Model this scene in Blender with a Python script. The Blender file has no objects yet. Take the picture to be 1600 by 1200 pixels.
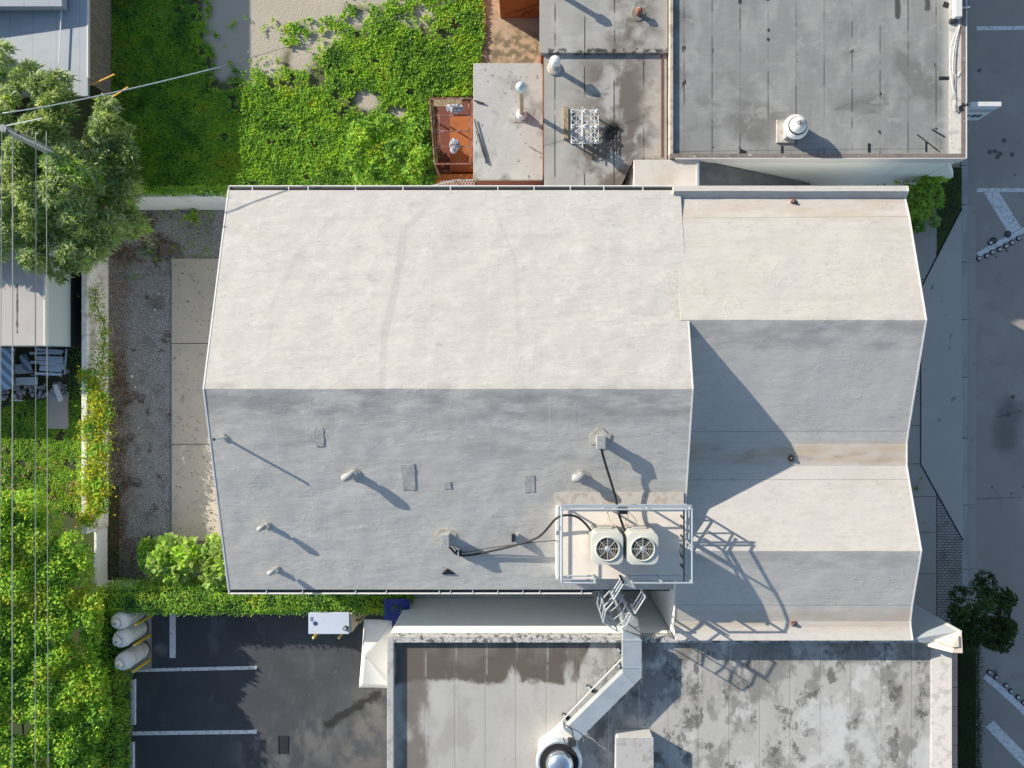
import bpy, math, random
import numpy as np
from mathutils import Vector, noise
R = math.radians
random.seed(7); rng = np.random.default_rng(7)
S = bpy.context.scene
C = S.collection

# ---------------------------------------------------------------- camera, sky, sun, exposure
F, H, CX, CY = 1110.0, 30.0, 825.0, 603.0        # focal length in px (1600 wide), height, nadir
cam = bpy.data.cameras.new('camera'); camo = bpy.data.objects.new('camera', cam); C.objects.link(camo)
camo.location = (0, 0, H); camo.rotation_euler = (0, 0, 0)
cam.sensor_width = 36.0; cam.lens = F / 1600 * 36.0
cam.shift_x = -(CX - 800) / 1600.0; cam.shift_y = (CY - 600) / 1600.0
cam.clip_end = 500; S.camera = camo

AZ, EL = R(31.0), R(21.0)                        # light travels towards (cos AZ, -sin AZ), falling at EL
to_sun = Vector((-math.cos(AZ) * math.cos(EL), math.sin(AZ) * math.cos(EL), math.sin(EL)))
W = bpy.data.worlds.new('World'); S.world = W; W.use_nodes = True
wn = W.node_tree; bg = wn.nodes['Background']
sky = wn.nodes.new('ShaderNodeTexSky'); sky.sky_type = 'NISHITA'; sky.sun_disc = False
sky.sun_elevation = EL; sky.sun_rotation = math.atan2(to_sun.x, to_sun.y)
sky.air_density = 1.0; sky.dust_density = 0.6; sky.ozone_density = 1.0
wn.links.new(sky.outputs[0], bg.inputs[0]); bg.inputs[1].default_value = 0.113
sl = bpy.data.lights.new('sun', 'SUN'); sl.energy = 4.7; sl.angle = R(0.5); sl.color = (1.0, 0.91, 0.78)
so = bpy.data.objects.new('sun', sl); C.objects.link(so)
so.rotation_euler = to_sun.to_track_quat('Z', 'Y').to_euler(); so.location = (-20, 12, 30)
S.view_settings.view_transform = 'Standard'; S.view_settings.look = 'None'
S.view_settings.gamma = 1.0; S.view_settings.use_curve_mapping = False
S.view_settings.exposure = 0.75

# ---------------------------------------------------------------- measuring: a pixel at a known height -> metres
def K(x, y, z=0.0):
    d = H - z
    return Vector(((x - CX) * d / F, (CY - y) * d / F, z))
def interp(prof, Y):
    p = sorted(prof)
    if Y <= p[0][0]: return p[0][1]
    for (a, za), (b, zb) in zip(p, p[1:]):
        if Y <= b: return za + (zb - za) * (Y - a) / (b - a)
    return p[-1][1]
def KP(x, y, prof, up=0.0):
    z = 5.5
    for _ in range(25): z = interp(prof, K(x, y, z).y)
    v = K(x, y, z); v.z += up
    return v

# ---------------------------------------------------------------- materials
MATS = {}
def srgb(r, g, b):
    f = lambda c: (c / 255) / 12.92 if c / 255 <= .04045 else ((c / 255 + .055) / 1.055) ** 2.4
    return (f(r), f(g), f(b), 1)
class NT:
    def __init__(s, name):
        s.m = bpy.data.materials.new(name); s.m.use_nodes = True; s.t = s.m.node_tree
        s.b = s.t.nodes['Principled BSDF']; s.pos = s.t.nodes.new('ShaderNodeNewGeometry').outputs['Position']
    def n(s, typ, **kw):
        o = s.t.nodes.new('ShaderNode' + typ)
        for k, v in kw.items(): setattr(o, k, v)
        return o
    def lk(s, a, b): s.t.links.new(a, b)
    def math(s, op, a, b=None, clamp=False):
        o = s.n('Math', operation=op, use_clamp=clamp)
        for i, v in enumerate((a, b)):
            if v is None: continue
            if isinstance(v, (int, float)): o.inputs[i].default_value = v
            else: s.lk(v, o.inputs[i])
        return o.outputs[0]
    def vm(s, op, a, b=None, out=0):
        o = s.n('VectorMath', operation=op)
        for i, v in enumerate((a, b)):
            if v is None: continue
            if isinstance(v, (tuple, Vector)): o.inputs[i].default_value = v
            else: s.lk(v, o.inputs[i])
        return o.outputs[out]
    def noise(s, scale, detail=4, seed=0, distort=0.0, rough=.55):
        if isinstance(scale, (int, float)): scale = (scale,) * 3
        v = s.vm('MULTIPLY', s.pos, tuple(scale)); v = s.vm('ADD', v, (seed * 7.3, seed * 3.1, seed * 1.7))
        o = s.n('TexNoise'); o.inputs['Scale'].default_value = 1; o.inputs['Detail'].default_value = detail
        o.inputs['Roughness'].default_value = rough; o.inputs['Distortion'].default_value = distort
        s.lk(v, o.inputs['Vector']); return o.outputs['Fac']
    def ramp(s, v, lo, hi):
        o = s.n('MapRange'); o.interpolation_type = 'SMOOTHSTEP'
        o.inputs['From Min'].default_value = lo; o.inputs['From Max'].default_value = hi
        s.lk(v, o.inputs['Value']); return o.outputs[0]
    def mix(s, fac, a, b):
        o = s.n('Mix', data_type='RGBA')
        if isinstance(fac, (int, float)): o.inputs[0].default_value = fac
        else: s.lk(fac, o.inputs[0])
        for i, v in ((6, a), (7, b)):
            if isinstance(v, tuple): o.inputs[i].default_value = v
            else: s.lk(v, o.inputs[i])
        return o.outputs[2]
    def sep(s):
        o = s.n('SeparateXYZ'); s.lk(s.pos, o.inputs[0]); return o.outputs
    # masks (1 inside)
    def seg(s, p0, p1, w, soft=.05, wob=0.0, ws=2.0):
        a = Vector((p0[0], p0[1], 0)); b = Vector((p1[0], p1[1], 0)); ab = b - a; L2 = max(ab.length_squared, 1e-6)
        p = s.vm('MULTIPLY', s.pos, (1, 1, 0)); pa = s.vm('SUBTRACT', p, tuple(a))
        t = s.math('DIVIDE', s.vm('DOT_PRODUCT', pa, tuple(ab), 1), L2, True)
        o = s.n('VectorMath', operation='SCALE'); o.inputs[0].default_value = tuple(ab); s.lk(t, o.inputs['Scale'])
        d = s.vm('LENGTH', s.vm('SUBTRACT', pa, o.outputs[0]), None, 1)
        if wob:
            d = s.math('ADD', d, s.math('MULTIPLY', s.math('SUBTRACT', s.noise(ws, 4, p0[0]), .5), wob * 2))
        return s.math('SUBTRACT', 1.0, s.ramp(d, max(w - soft, 0), w + soft))
    def lines(s, axis, period, offset, w, brk=None, seed=0):
        c = s.sep()[axis]
        f = s.math('FRACT', s.math('DIVIDE', s.math('ADD', c, -offset + 100 * period), period))
        d = s.math('ABSOLUTE', s.math('SUBTRACT', f, .5))          # line at f = .5
        m = s.math('SUBTRACT', 1.0, s.ramp(d, w / period * .5, w / period * .9))
        if brk:
            sc = (.8, .8, .8); sc = [brk[0]] * 3
            m = s.math('MULTIPLY', m, s.ramp(s.noise(tuple(sc), 3, seed), brk[1], brk[2]))
        return m
    def yband(s, y0, y1, soft=.2, axis=1, wob=0.0):
        c = s.sep()[axis]
        if wob: c = s.math('ADD', c, s.math('MULTIPLY', s.math('SUBTRACT', s.noise(1.6, 5, y0), .5), wob * 2))
        return s.math('MULTIPLY', s.ramp(c, y0 - soft, y0 + soft), s.math('SUBTRACT', 1.0, s.ramp(c, y1 - soft, y1 + soft)))
def mat(name, base, rough=.85, metal=0.0, layers=(), masks=(), bump=None, spec=None, crease=None):
    if name in MATS: return MATS[name]
    t = NT(name); col = base if len(base) == 4 else (*base, 1)
    for L in layers:                                    # (color, scale, detail, lo, hi, strength, seed)
        c, sc, det, lo, hi, st, seed = L
        f = t.math('MULTIPLY', t.ramp(t.noise(sc, det, seed), lo, hi), st)
        col = t.mix(f, col, c if len(c) == 4 else (*c, 1))
    for c, st, fn in masks:
        col = t.mix(t.math('MULTIPLY', fn(t), st), col, c if len(c) == 4 else (*c, 1))
    if isinstance(col, tuple): t.b.inputs['Base Color'].default_value = col
    else: t.lk(col, t.b.inputs['Base Color'])
    t.b.inputs['Roughness'].default_value = rough; t.b.inputs['Metallic'].default_value = metal
    if spec is not None: t.b.inputs['Specular IOR Level'].default_value = spec
    if bump:                                            # list of (scale, detail, strength, distance)
        prev = None
        for i, (sc, det, st, dist) in enumerate(bump):
            o = t.n('Bump'); o.inputs['Strength'].default_value = st; o.inputs['Distance'].default_value = dist
            t.lk(t.noise(sc, det, 20 + i, .4), o.inputs['Height'])
            if prev: t.lk(prev, o.inputs['Normal'])
            prev = o.outputs[0]
        if crease:
            for sc, sd, st, dist in crease:
                o = t.n('Bump'); o.inputs['Strength'].default_value = st; o.inputs['Distance'].default_value = dist
                d = t.math('ABSOLUTE', t.math('SUBTRACT', t.noise(sc, 4, sd, .5), .5))
                h = t.math('MULTIPLY', t.math('SUBTRACT', 1.0, t.ramp(d, 0.0, .022)), t.ramp(t.noise(.9, 3, sd + 3), .5, .62))
                t.lk(h, o.inputs['Height']); t.lk(prev, o.inputs['Normal']); prev = o.outputs[0]
        t.lk(prev, t.b.inputs['Normal'])
    MATS[name] = t.m; return t.m

# ---------------------------------------------------------------- objects
def base_of(o):
    v = Vector((0, 0, 0))
    while o: v = v + o.location; o = o.parent
    return v
def props(o, label=None, cat=None, group=None, kind=None):
    if label: o['label'] = label
    if cat: o['category'] = cat
    if group: o['group'] = group
    if kind: o['kind'] = kind
    return o
def thing(name, label, cat, loc=(0, 0, 0), group=None):
    o = bpy.data.objects.new(name, None); C.objects.link(o); o.location = loc
    o.empty_display_size = .2
    return props(o, label, cat, group)
def link(name, me, parent, origin=None):
    o = bpy.data.objects.new(name, me); C.objects.link(o)
    if parent: o.parent = parent
    elif origin is not None: o.location = origin
    return o
class MB:
    def __init__(s): s.v = []; s.f = []; s.mi = []; s.cur = 0
    def add(s, vs, fs):
        n = len(s.v); s.v += [Vector(v) for v in vs]; s.f += [tuple(i + n for i in f) for f in fs]
        s.mi += [s.cur] * len(fs); return s
    def box(s, a, b):
        x0, y0, z0 = a; x1, y1, z1 = b
        return s.add([(x0, y0, z0), (x1, y0, z0), (x1, y1, z0), (x0, y1, z0), (x0, y0, z1), (x1, y0, z1), (x1, y1, z1), (x0, y1, z1)],
                     [(0, 3, 2, 1), (4, 5, 6, 7), (0, 1, 5, 4), (1, 2, 6, 5), (2, 3, 7, 6), (3, 0, 4, 7)])
    def bar(s, p, q, w, h=None, up=(0, 0, 1)):            # square bar from p to q
        p, q = Vector(p), Vector(q); h = h or w; d = (q - p).normalized(); u = Vector(up)
        if abs(d.dot(u)) > .98: u = Vector((0, 1, 0))
        sx = d.cross(u).normalized() * w / 2; sz = sx.cross(d).normalized() * h / 2
        vs = [e + a * sx + b * sz for e in (p, q) for a, b in ((-1, -1), (1, -1), (1, 1), (-1, 1))]
        return s.add(vs, [(0, 1, 2, 3), (7, 6, 5, 4), (0, 4, 5, 1), (1, 5, 6, 2), (2, 6, 7, 3), (3, 7, 4, 0)])
    def tube(s, pts, r, n=8, cap=True):
        pts = [Vector(p) for p in pts]; rings = []; rr = r if isinstance(r, (list, tuple)) else [r] * len(pts)
        prev = None
        for i, p in enumerate(pts):
            d = (pts[min(i + 1, len(pts) - 1)] - pts[max(i - 1, 0)]).normalized()
            u = prev if prev is not None else (Vector((0, 0, 1)) if abs(d.z) < .9 else Vector((1, 0, 0)))
            a = d.cross(u).normalized(); b = a.cross(d).normalized(); prev = b
            rings.append([p + (a * math.cos(2 * math.pi * k / n) + b * math.sin(2 * math.pi * k / n)) * rr[i] for k in range(n)])
        vs = [v for rg in rings for v in rg]; fs = []
        for i in range(len(pts) - 1):
            for k in range(n):
                k2 = (k + 1) % n; fs.append((i * n + k, i * n + k2, (i + 1) * n + k2, (i + 1) * n + k))
        if cap: fs += [tuple(range(n))[::-1], tuple((len(pts) - 1) * n + k for k in range(n))]
        return s.add(vs, fs)
    def lathe(s, c, prof, n=24, sx=1.0, sy=1.0):          # prof (r, z) bottom to top
        c = Vector(c); vs = []; fs = []
        for r, z in prof:
            for k in range(n):
                a = 2 * math.pi * k / n; vs.append(c + Vector((r * sx * math.cos(a), r * sy * math.sin(a), z)))
        for i in range(len(prof) - 1):
            for k in range(n):
                k2 = (k + 1) % n; fs.append((i * n + k, i * n + k2, (i + 1) * n + k2, (i + 1) * n + k))
        fs.append(tuple(range(n))[::-1]); fs.append(tuple((len(prof) - 1) * n + k for k in range(n)))
        return s.add(vs, fs)
    def prism(s, top, thick=None, zb=None):               # polygon of 3D points, extruded down
        top = [Vector(p) for p in top]
        ar = sum(top[i].x * top[(i + 1) % len(top)].y - top[(i + 1) % len(top)].x * top[i].y for i in range(len(top)))
        if ar < 0: top = top[::-1]
        n = len(top); bot = [Vector((p.x, p.y, (p.z - thick) if zb is None else zb)) for p in top]
        return s.add(top + bot, [tuple(range(n)), tuple(range(n, 2 * n))[::-1]] + [(i, i + n, (i + 1) % n + n, (i + 1) % n) for i in range(n)])
    def build(s, name, m, parent=None, smooth=False, bevel=0, origin=None, kind=None, label=None, cat=None, group=None, autosmooth=None):
        off = base_of(parent) if parent else Vector(origin or (0, 0, 0))
        me = bpy.data.meshes.new(name); me.from_pydata([tuple(v - off) for v in s.v], [], s.f)
        for x in (m if isinstance(m, (list, tuple)) else [m]): me.materials.append(x)
        if any(s.mi): me.polygons.foreach_set('material_index', s.mi)
        if smooth: me.polygons.foreach_set('use_smooth', [True] * len(me.polygons))
        me.update()
        if autosmooth: me.set_sharp_from_angle(angle=R(autosmooth))
        o = link(name, me, parent, off if not parent else None)
        if bevel:
            b = o.modifiers.new('bevel', 'BEVEL'); b.width = bevel; b.segments = 2; b.limit_method = 'ANGLE'
        return props(o, label, cat, group, kind)
def copy_tree(o, loc=None, rz=None, label=None):
    c = o.copy(); C.objects.link(c)
    if loc is not None: c.location = loc
    if rz is not None: c.rotation_euler.z = rz
    if label: c['label'] = label
    for ch in [x for x in S.objects if x.parent == o and x is not c]:
        d = ch.copy(); C.objects.link(d); d.parent = c
        for g in [x for x in S.objects if x.parent == ch]:
            e = g.copy(); C.objects.link(e); e.parent = d
    return c
def rel(parent, pts): return [Vector(p) for p in pts]

# foliage: many small leaf blades in one mesh
def leafmesh(name, P0, D, L, Wd, mats, parent=None, origin=None, probs=None, N=None, fold=.25, **kw):
    n = len(P0); P0 = np.asarray(P0, float); D = np.asarray(D, float)
    D /= np.linalg.norm(D, axis=1, keepdims=True) + 1e-9
    L = np.broadcast_to(L, (n,)).astype(float) * rng.uniform(.5, 1.4, n); Wd = np.broadcast_to(Wd, (n,)) * rng.uniform(.75, 1.2, n)
    U = np.tile([0, 0, 1.0], (n, 1)) + rng.normal(0, .45, (n, 3)) if N is None else N
    Sd = np.cross(D, U); Sd /= np.linalg.norm(Sd, axis=1, keepdims=True) + 1e-9
    Up = np.cross(Sd, D)
    mid = P0 + D * L[:, None] * .5 + Up * (Wd * fold)[:, None]
    tip = P0 + D * L[:, None] - np.array([0, 0, 1.0]) * (L * .12)[:, None]
    V = np.empty((n, 4, 3)); V[:, 0] = P0; V[:, 1] = mid + Sd * Wd[:, None] / 2; V[:, 2] = tip; V[:, 3] = mid - Sd * Wd[:, None] / 2
    off = np.array(base_of(parent) if parent else (origin or (0, 0, 0)), float)
    V = (V - off).reshape(-1, 3)
    me = bpy.data.meshes.new(name); me.vertices.add(4 * n); me.vertices.foreach_set('co', V.ravel())
    me.loops.add(4 * n); me.loops.foreach_set('vertex_index', np.arange(4 * n, dtype=np.int32))
    me.polygons.add(n); me.polygons.foreach_set('loop_start', np.arange(0, 4 * n, 4, dtype=np.int32))
    try: me.polygons.foreach_set('loop_total', np.full(n, 4, dtype=np.int32))
    except Exception: pass
    for m in mats: me.materials.append(m)
    lum = np.argsort([LUM.get(m.name, .2) for m in mats]); pr = np.array(probs if probs is not None else [1 / len(mats)] * len(mats))[lum]
    v = nz(P0[:, 0], P0[:, 1], 1.4, 7) * .55 + nz(P0[:, 0], P0[:, 1], .45, 9) * .5 + rng.normal(0, .22, n)
    q = np.empty(n); q[np.argsort(v)] = (np.arange(n) + .5) / n
    mi = lum[np.minimum(np.searchsorted(np.cumsum(pr), q), len(mats) - 1)].astype(np.int32); me.polygons.foreach_set('material_index', mi)
    me.update(); me.validate()
    o = link(name, me, parent, Vector(off) if not parent else None)
    return props(o, **kw)
LUM = {}
def leafmat(name, c, rough=.5, trans=.45):
    LUM[name] = c[1] + c[0] * .5
    if name in MATS: return MATS[name]
    t = NT(name); c = (*c, 1)
    col = t.mix(t.ramp(t.noise(1.1, 3, 3), .35, .7), c, (c[0] * 1.2, c[1] * 1.1, c[2] * .8, 1))
    col = t.mix(t.ramp(t.noise(9, 2, 5), .45, .75), col, (c[0] * .7, c[1] * .75, c[2] * .8, 1))
    t.lk(col, t.b.inputs['Base Color']); t.b.inputs['Roughness'].default_value = rough
    t.b.inputs['Specular IOR Level'].default_value = .2
    tr = t.n('BsdfTranslucent'); t.lk(col, tr.inputs[0]); mx = t.n('MixShader'); mx.inputs[0].default_value = trans
    t.lk(t.b.outputs[0], mx.inputs[1]); t.lk(tr.outputs[0], mx.inputs[2])
    t.lk(mx.outputs[0], t.t.nodes['Material Output'].inputs['Surface'])
    MATS[name] = t.m; return t.m
def inpoly(x, y, poly):
    c = np.zeros(len(x), bool); n = len(poly); j = n - 1
    for i in range(n):
        xi, yi = poly[i]; xj, yj = poly[j]
        m = ((yi > y) != (yj > y)) & (x < (xj - xi) * (y - yi) / (yj - yi + 1e-12) + xi); c ^= m; j = i
    return c
def sample(poly, dens):
    xs = [p[0] for p in poly]; ys = [p[1] for p in poly]
    a = (max(xs) - min(xs)) * (max(ys) - min(ys)); n = int(a * dens)
    x = rng.uniform(min(xs), max(xs), n); y = rng.uniform(min(ys), max(ys), n); k = inpoly(x, y, poly)
    return x[k], y[k]
def nz(x, y, s, seed=0):
    return np.array([noise.fractal(Vector((a * s + seed * 13.7, b * s, seed)), 1.0, 2.0, 3) for a, b in zip(x, y)])
def gpoly(px, z=0.0): return [tuple(K(x, y, z)[:2]) for x, y in px]
def rdirs(n, up=.5):
    d = rng.normal(0, 1, (n, 3)); d[:, 2] = np.abs(d[:, 2]) * up + .05; return d
def rosettes(cent, nrm, k, spread=.9):
    cent = np.repeat(cent, k, 0); nrm = np.repeat(nrm, k, 0); n = len(cent)
    d = rng.normal(0, 1, (n, 3)); d -= (d * nrm).sum(1, keepdims=True) * nrm
    d /= np.linalg.norm(d, axis=1, keepdims=True) + 1e-9
    return cent, d * spread + nrm * rng.uniform(.1, .7, (n, 1))
def rock(mb, c, r, n=7, flat=.6):
    prof = [(r * .75, 0), (r, r * .3 * flat), (r * .8, r * .8 * flat), (r * .3, r * flat)]
    k0 = len(mb.v); mb.lathe(c, prof, n)
    for i in range(k0, len(mb.v)): mb.v[i] += Vector([random.uniform(-.12, .12) * r for _ in range(3)])

LG = [leafmat('leaf_bright', (.43, .70, .09)), leafmat('leaf_mid', (.28, .54, .08)), leafmat('leaf_dark', (.13, .30, .055)), leafmat('leaf_yellow', (.58, .66, .08))]
LT = [leafmat('leaf_olive', (.36, .48, .15), .5), leafmat('leaf_grey_green', (.50, .61, .32), .45), leafmat('leaf_deep', (.17, .28, .07), .5)]
LY = [leafmat('leaf_lime', (.48, .56, .04)), leafmat('leaf_gold', (.58, .52, .04)), LG[0], LG[1]]
brown_leaf = mat('dry_leaf', (.16, .07, .03), layers=[((.26, .13, .05), 6, 2, .4, .6, 1, 1)])
# ================================================================ MATERIAL LIBRARY
OFFW = (.475, .458, .422)
trim = mat('white_trim', (.64, .63, .61), .6, layers=[((.5, .48, .44), 3, 5, .5, .8, .5, 1)])
M_main = mat('coated_roof', OFFW, .8,
    layers=[((.37, .35, .32), (4, 9, 3), 7, .5, .64, .35, 51), ((.57, .56, .53), (5, 11, 3), 7, .54, .68, .4, 52), ((.26, .25, .23), (1.6, 3, 1), 8, .62, .72, .35, 53), ((.40, .375, .335), (.35, 5, 1), 6, .5, .78, .55, 21), ((.36, .34, .31), (.25, .5, 1), 6, .52, .8, .5, 22), ((.58, .57, .54), 9, 5, .60, .75, .5, 23), ((.33, .315, .29), 14, 5, .64, .76, .5, 24), ((0.448, 0.428, 0.400), (.5, .9, 1), 5, .42, .7, .55, 1), ((0.560, 0.544, 0.520), 2.2, 5, .5, .75, .5, 2), ((0.400, 0.380, 0.352), (1.2, 9, 3), 5, .56, .75, .35, 3)],
    masks=[((0.392, 0.376, 0.360), .45, lambda t: t.seg(K(516, 345, 5)[:2], K(462, 400, 5.4)[:2], .14, .05, .06)),
           ((0.392, 0.376, 0.360), .45, lambda t: t.seg(K(462, 400, 5.4)[:2], K(422, 480, 5.9)[:2], .11, .05, .06)),
           ((0.392, 0.376, 0.360), .3, lambda t: t.seg(K(422, 480, 5.9)[:2], K(418, 570, 6.4)[:2], .09, .05, .06)),
           ((0.376, 0.364, 0.348), .5, lambda t: t.seg(K(660, 330, 5)[:2], K(630, 355, 5.2)[:2], .12, .05, .05)),
           ((0.376, 0.364, 0.348), .5, lambda t: t.seg(K(630, 355, 5.2)[:2], K(620, 440, 5.6)[:2], .13, .05, .05)),
           ((0.376, 0.364, 0.348), .5, lambda t: t.seg(K(620, 440, 5.6)[:2], K(601, 520, 6)[:2], .14, .05, .05)),
           ((0.376, 0.364, 0.348), .45, lambda t: t.seg(K(601, 520, 6)[:2], K(597, 603, 6.5)[:2], .12, .05, .05)),
           ((0.400, 0.384, 0.360), .45, lambda t: t.seg(K(772, 325, 5)[:2], K(805, 405, 5.4)[:2], .07, .04, .06, 4)),
           ((0.400, 0.384, 0.360), .4, lambda t: t.seg(K(805, 405, 5.4)[:2], K(812, 560, 6.4)[:2], .1, .05, .06)),
           ((0.336, 0.264, 0.200), .55, lambda t: t.math('MULTIPLY', t.seg(K(1055, 440, 5.6)[:2], K(1065, 490, 5.8)[:2], .35, .25, .2), t.ramp(t.noise(9, 5, 8), .45, .65))),
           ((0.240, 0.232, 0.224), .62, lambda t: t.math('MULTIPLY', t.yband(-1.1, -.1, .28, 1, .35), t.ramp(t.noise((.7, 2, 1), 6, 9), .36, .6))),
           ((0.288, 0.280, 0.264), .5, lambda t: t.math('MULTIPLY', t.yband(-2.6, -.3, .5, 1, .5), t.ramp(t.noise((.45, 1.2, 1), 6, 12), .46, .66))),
           ((.53, .52, .49), .35, lambda t: t.math('MULTIPLY', t.lines(0, 1.02, .2, .03), t.ramp(t.noise(.5, 3, 11), .4, .7)))],
    bump=[((.7, 1.8, 1), 5, .6, .04), ((2.4, 9, 5), 8, .5, .015), (13, 7, .42, .007)], crease=[((1.0, 2.2, 1), 41, .3, .011), ((2.0, .8, 1), 43, .25, .009)])
M_wing = mat('wing_roof_coating', (.50, .475, .435), .8,
    layers=[((.38, .35, .31), (4, 9, 3), 7, .5, .64, .35, 54), ((.56, .54, .50), (5, 11, 3), 7, .54, .68, .35, 55), ((.41, .375, .32), (.35, 4, 1), 6, .5, .78, .45, 25), ((.40, .34, .28), (.3, .6, 1), 6, .54, .8, .45, 26), ((.33, .31, .28), 14, 5, .64, .76, .4, 27), ((0.440, 0.420, 0.392), (.6, 1.4, 1), 5, .42, .7, .5, 4), ((0.464, 0.424, 0.376), 1.2, 4, .5, .8, .5, 5)],
    masks=[((0.448, 0.352, 0.240), .75, lambda t: t.math('MULTIPLY', t.yband(-2.75, -2.05, .16, 1, .16), t.ramp(t.noise((.35, 3, 1), 5, 6), .28, .6))),
           ((0.264, 0.216, 0.168), .6, lambda t: t.math('MULTIPLY', t.yband(-2.7, -2.2, .12, 1, .2), t.ramp(t.noise((1.0, 5, 1), 5, 9), .5, .7))),
           ((0.440, 0.360, 0.264), .6, lambda t: t.math('MULTIPLY', t.yband(-8.6, -7.9, .2, 1, .2), t.ramp(t.noise((.4, 3, 1), 5, 7), .3, .6))),
           ((0.416, 0.336, 0.264), .6, lambda t: t.math('MULTIPLY', t.yband(5.9, 6.7, .2, 1, .2), t.ramp(t.noise((.5, 3, 1), 5, 8), .3, .65))),
           ((0.320, 0.312, 0.288), .5, lambda t: t.math('MULTIPLY', t.yband(-6.3, -5.7, .1, 1, .15), t.ramp(t.noise((.7, 3, 1), 5, 3), .35, .6))),
           ((0.272, 0.264, 0.248), .6, lambda t: t.math('MULTIPLY', t.yband(1.3, 2.2, .2, 1, .3), t.ramp(t.noise((.8, 2, 1), 6, 13), .35, .6))),
           ((0.240, 0.228, 0.208), .6, lambda t: t.seg((5, 5.93), (13.6, 6.0), .012, .01, .01)),
           ((0.240, 0.228, 0.208), .8, lambda t: t.seg((5, -1.62), (13.6, -1.60), .012, .012, .01)),
           ((0.240, 0.228, 0.208), .8, lambda t: t.seg((5, -3.33), (13.6, -3.31), .012, .012, .01)),
           ((0.240, 0.228, 0.208), .8, lambda t: t.seg((5, -7.70), (13.6, -7.70), .012, .012, .01))],
    bump=[((.7, 1.6, 1), 5, .5, .03), ((2.4, 9, 5), 8, .45, .012), (13, 7, .38, .006)], crease=[((1.0, 1.8, 1), 45, .4, .011)])
wall_white = mat('stucco_white', (.82, .83, .80), .85, layers=[((.5, .5, .47), (1, 1, .4), 4, .5, .8, .35, 2)], bump=[(25, 3, .2, .005)])
wall_cream = mat('stucco_cream', (.62, .54, .43), .85, layers=[((.45, .38, .29), 3, 4, .5, .8, .4, 2)], bump=[(25, 3, .2, .005)])
wall_tan = mat('stucco_tan', (.66, .56, .44), .8, layers=[((.5, .42, .33), 3, 4, .5, .8, .4, 2)])
wall_dark = mat('wall_dark_lower', (.03, .03, .03), .9)
coping_brown = mat('coping_brown', (.21, .175, .155), .9, layers=[((.12, .1, .09), 5, 5, .45, .7, .7, 1), ((.6, .58, .55), 6, 5, .66, .72, .8, 2)])
M_north = mat('grey_felt_roof', (.235, .235, .225), .9,
    layers=[((.33, .33, .315), (1.3, .7, 1), 6, .42, .72, .8, 1), ((.16, .165, .16), (.8, .5, 1), 5, .5, .75, .6, 2), ((.42, .41, .38), (.45, .3, 1), 4, .55, .8, .6, 3), ((.3, .3, .29), (7, 1.2, 1), 5, .5, .7, .3, 4)],
    masks=[((.10, .10, .09), .55, lambda t: t.ramp(t.noise((.35, .5, 1), 7, 31, .6), .52, .66)), ((.36, .35, .33), .5, lambda t: t.ramp(t.noise((1.6, 2.2, 1), 7, 32, .8), .56, .7)), ((.024, .024, .024), .75, lambda t: t.lines(0, 1.03, .08, .03, (.9, .48, .56), 1)),
           ((.104, .104, .100), .5, lambda t: t.lines(0, 1.03, .08, .022, (.7, .4, .55), 7)),
           ((.02, .02, .02), .95, lambda t: t.lines(0, 1.03, .08, .10, (1.7, .64, .68), 5)),
           ((.1, .1, .1), .6, lambda t: t.seg((5.2, 8.62), (16, 8.75), .015, .012, .02)),
           ((.035, .03, .03), .85, lambda t: t.seg((13.6, 14.3), (13.6, 13.6), .1, .03, .06, 5)), ((.035, .03, .03), .8, lambda t: t.seg((14.7, 14.3), (14.7, 13.9), .1, .03, .06, 5)),
           ((.45, .44, .41), .7, lambda t: t.seg((15.55, 8), (15.55, 17), .25, .15, .1))],
    bump=[((2, 6, 1), 5, .5, .02), (18, 3, .3, .006)])
M_annex = mat('stained_grey_roof', (.34, .33, .30), .9,
    layers=[((.42, .41, .38), (1.2, .6, 1), 6, .42, .7, .7, 6), ((.2, .2, .19), 1.0, 5, .5, .75, .5, 7)],
    masks=[((.11, .085, .065), .85, lambda t: t.math('MULTIPLY', t.seg((3.3, 11.0), (3.3, 8.0), 1.4, .8, .8, 1.2), t.ramp(t.noise(1.2, 8, 3, .5), .34, .52))),
           ((.10, .085, .07), .8, lambda t: t.math('MULTIPLY', t.seg((3.9, 14.3), (3.9, 12.6), .75, .5, .6), t.ramp(t.noise(1.4, 6, 4), .4, .62))),
           ((.012, .01, .01), .95, lambda t: t.seg((3.18, 9.62), (3.05, 9.3), .22, .1, .08)),
           ((.025, .02, .02), .9, lambda t: t.lines(0, 1.1, .45, .03, (.8, .47, .55), 2)),
           ((.02, .02, .02), .9, lambda t: t.math('MULTIPLY', t.seg((.8, 12.4), (5.1, 12.4), .07, .03, .08, 6), t.ramp(t.noise(3, 4, 5), .45, .55))),
           ((.5, .44, .38), .6, lambda t: t.math('MULTIPLY', t.seg((4.7, 11), (4.6, 8.6), .4, .3, .3), t.ramp(t.noise(1.8, 5, 9), .4, .6)))],
    bump=[((2, 6, 1), 5, .5, .02), (18, 3, .3, .006)])
M_low = mat('mildewed_slab_roof', (.43, .425, .40), .9,
    layers=[((.52, .51, .48), (1.2, .8, 1), 5, .4, .7, .6, 6), ((.16, .16, .15), (1.0, .8, 1), 6, .5, .66, .6, 12), ((.05, .05, .045), (9, 5, 5), 6, .62, .7, .8, 14)],
    bump=[((2, 6, 1), 5, .5, .02), (18, 3, .3, .006)])
def east(t, lo=2.2, hi=4.5): return t.ramp(t.math('ADD', t.sep()[0], t.math('MULTIPLY', t.noise(.8, 4, 61), 2.0)), lo, hi)
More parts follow.
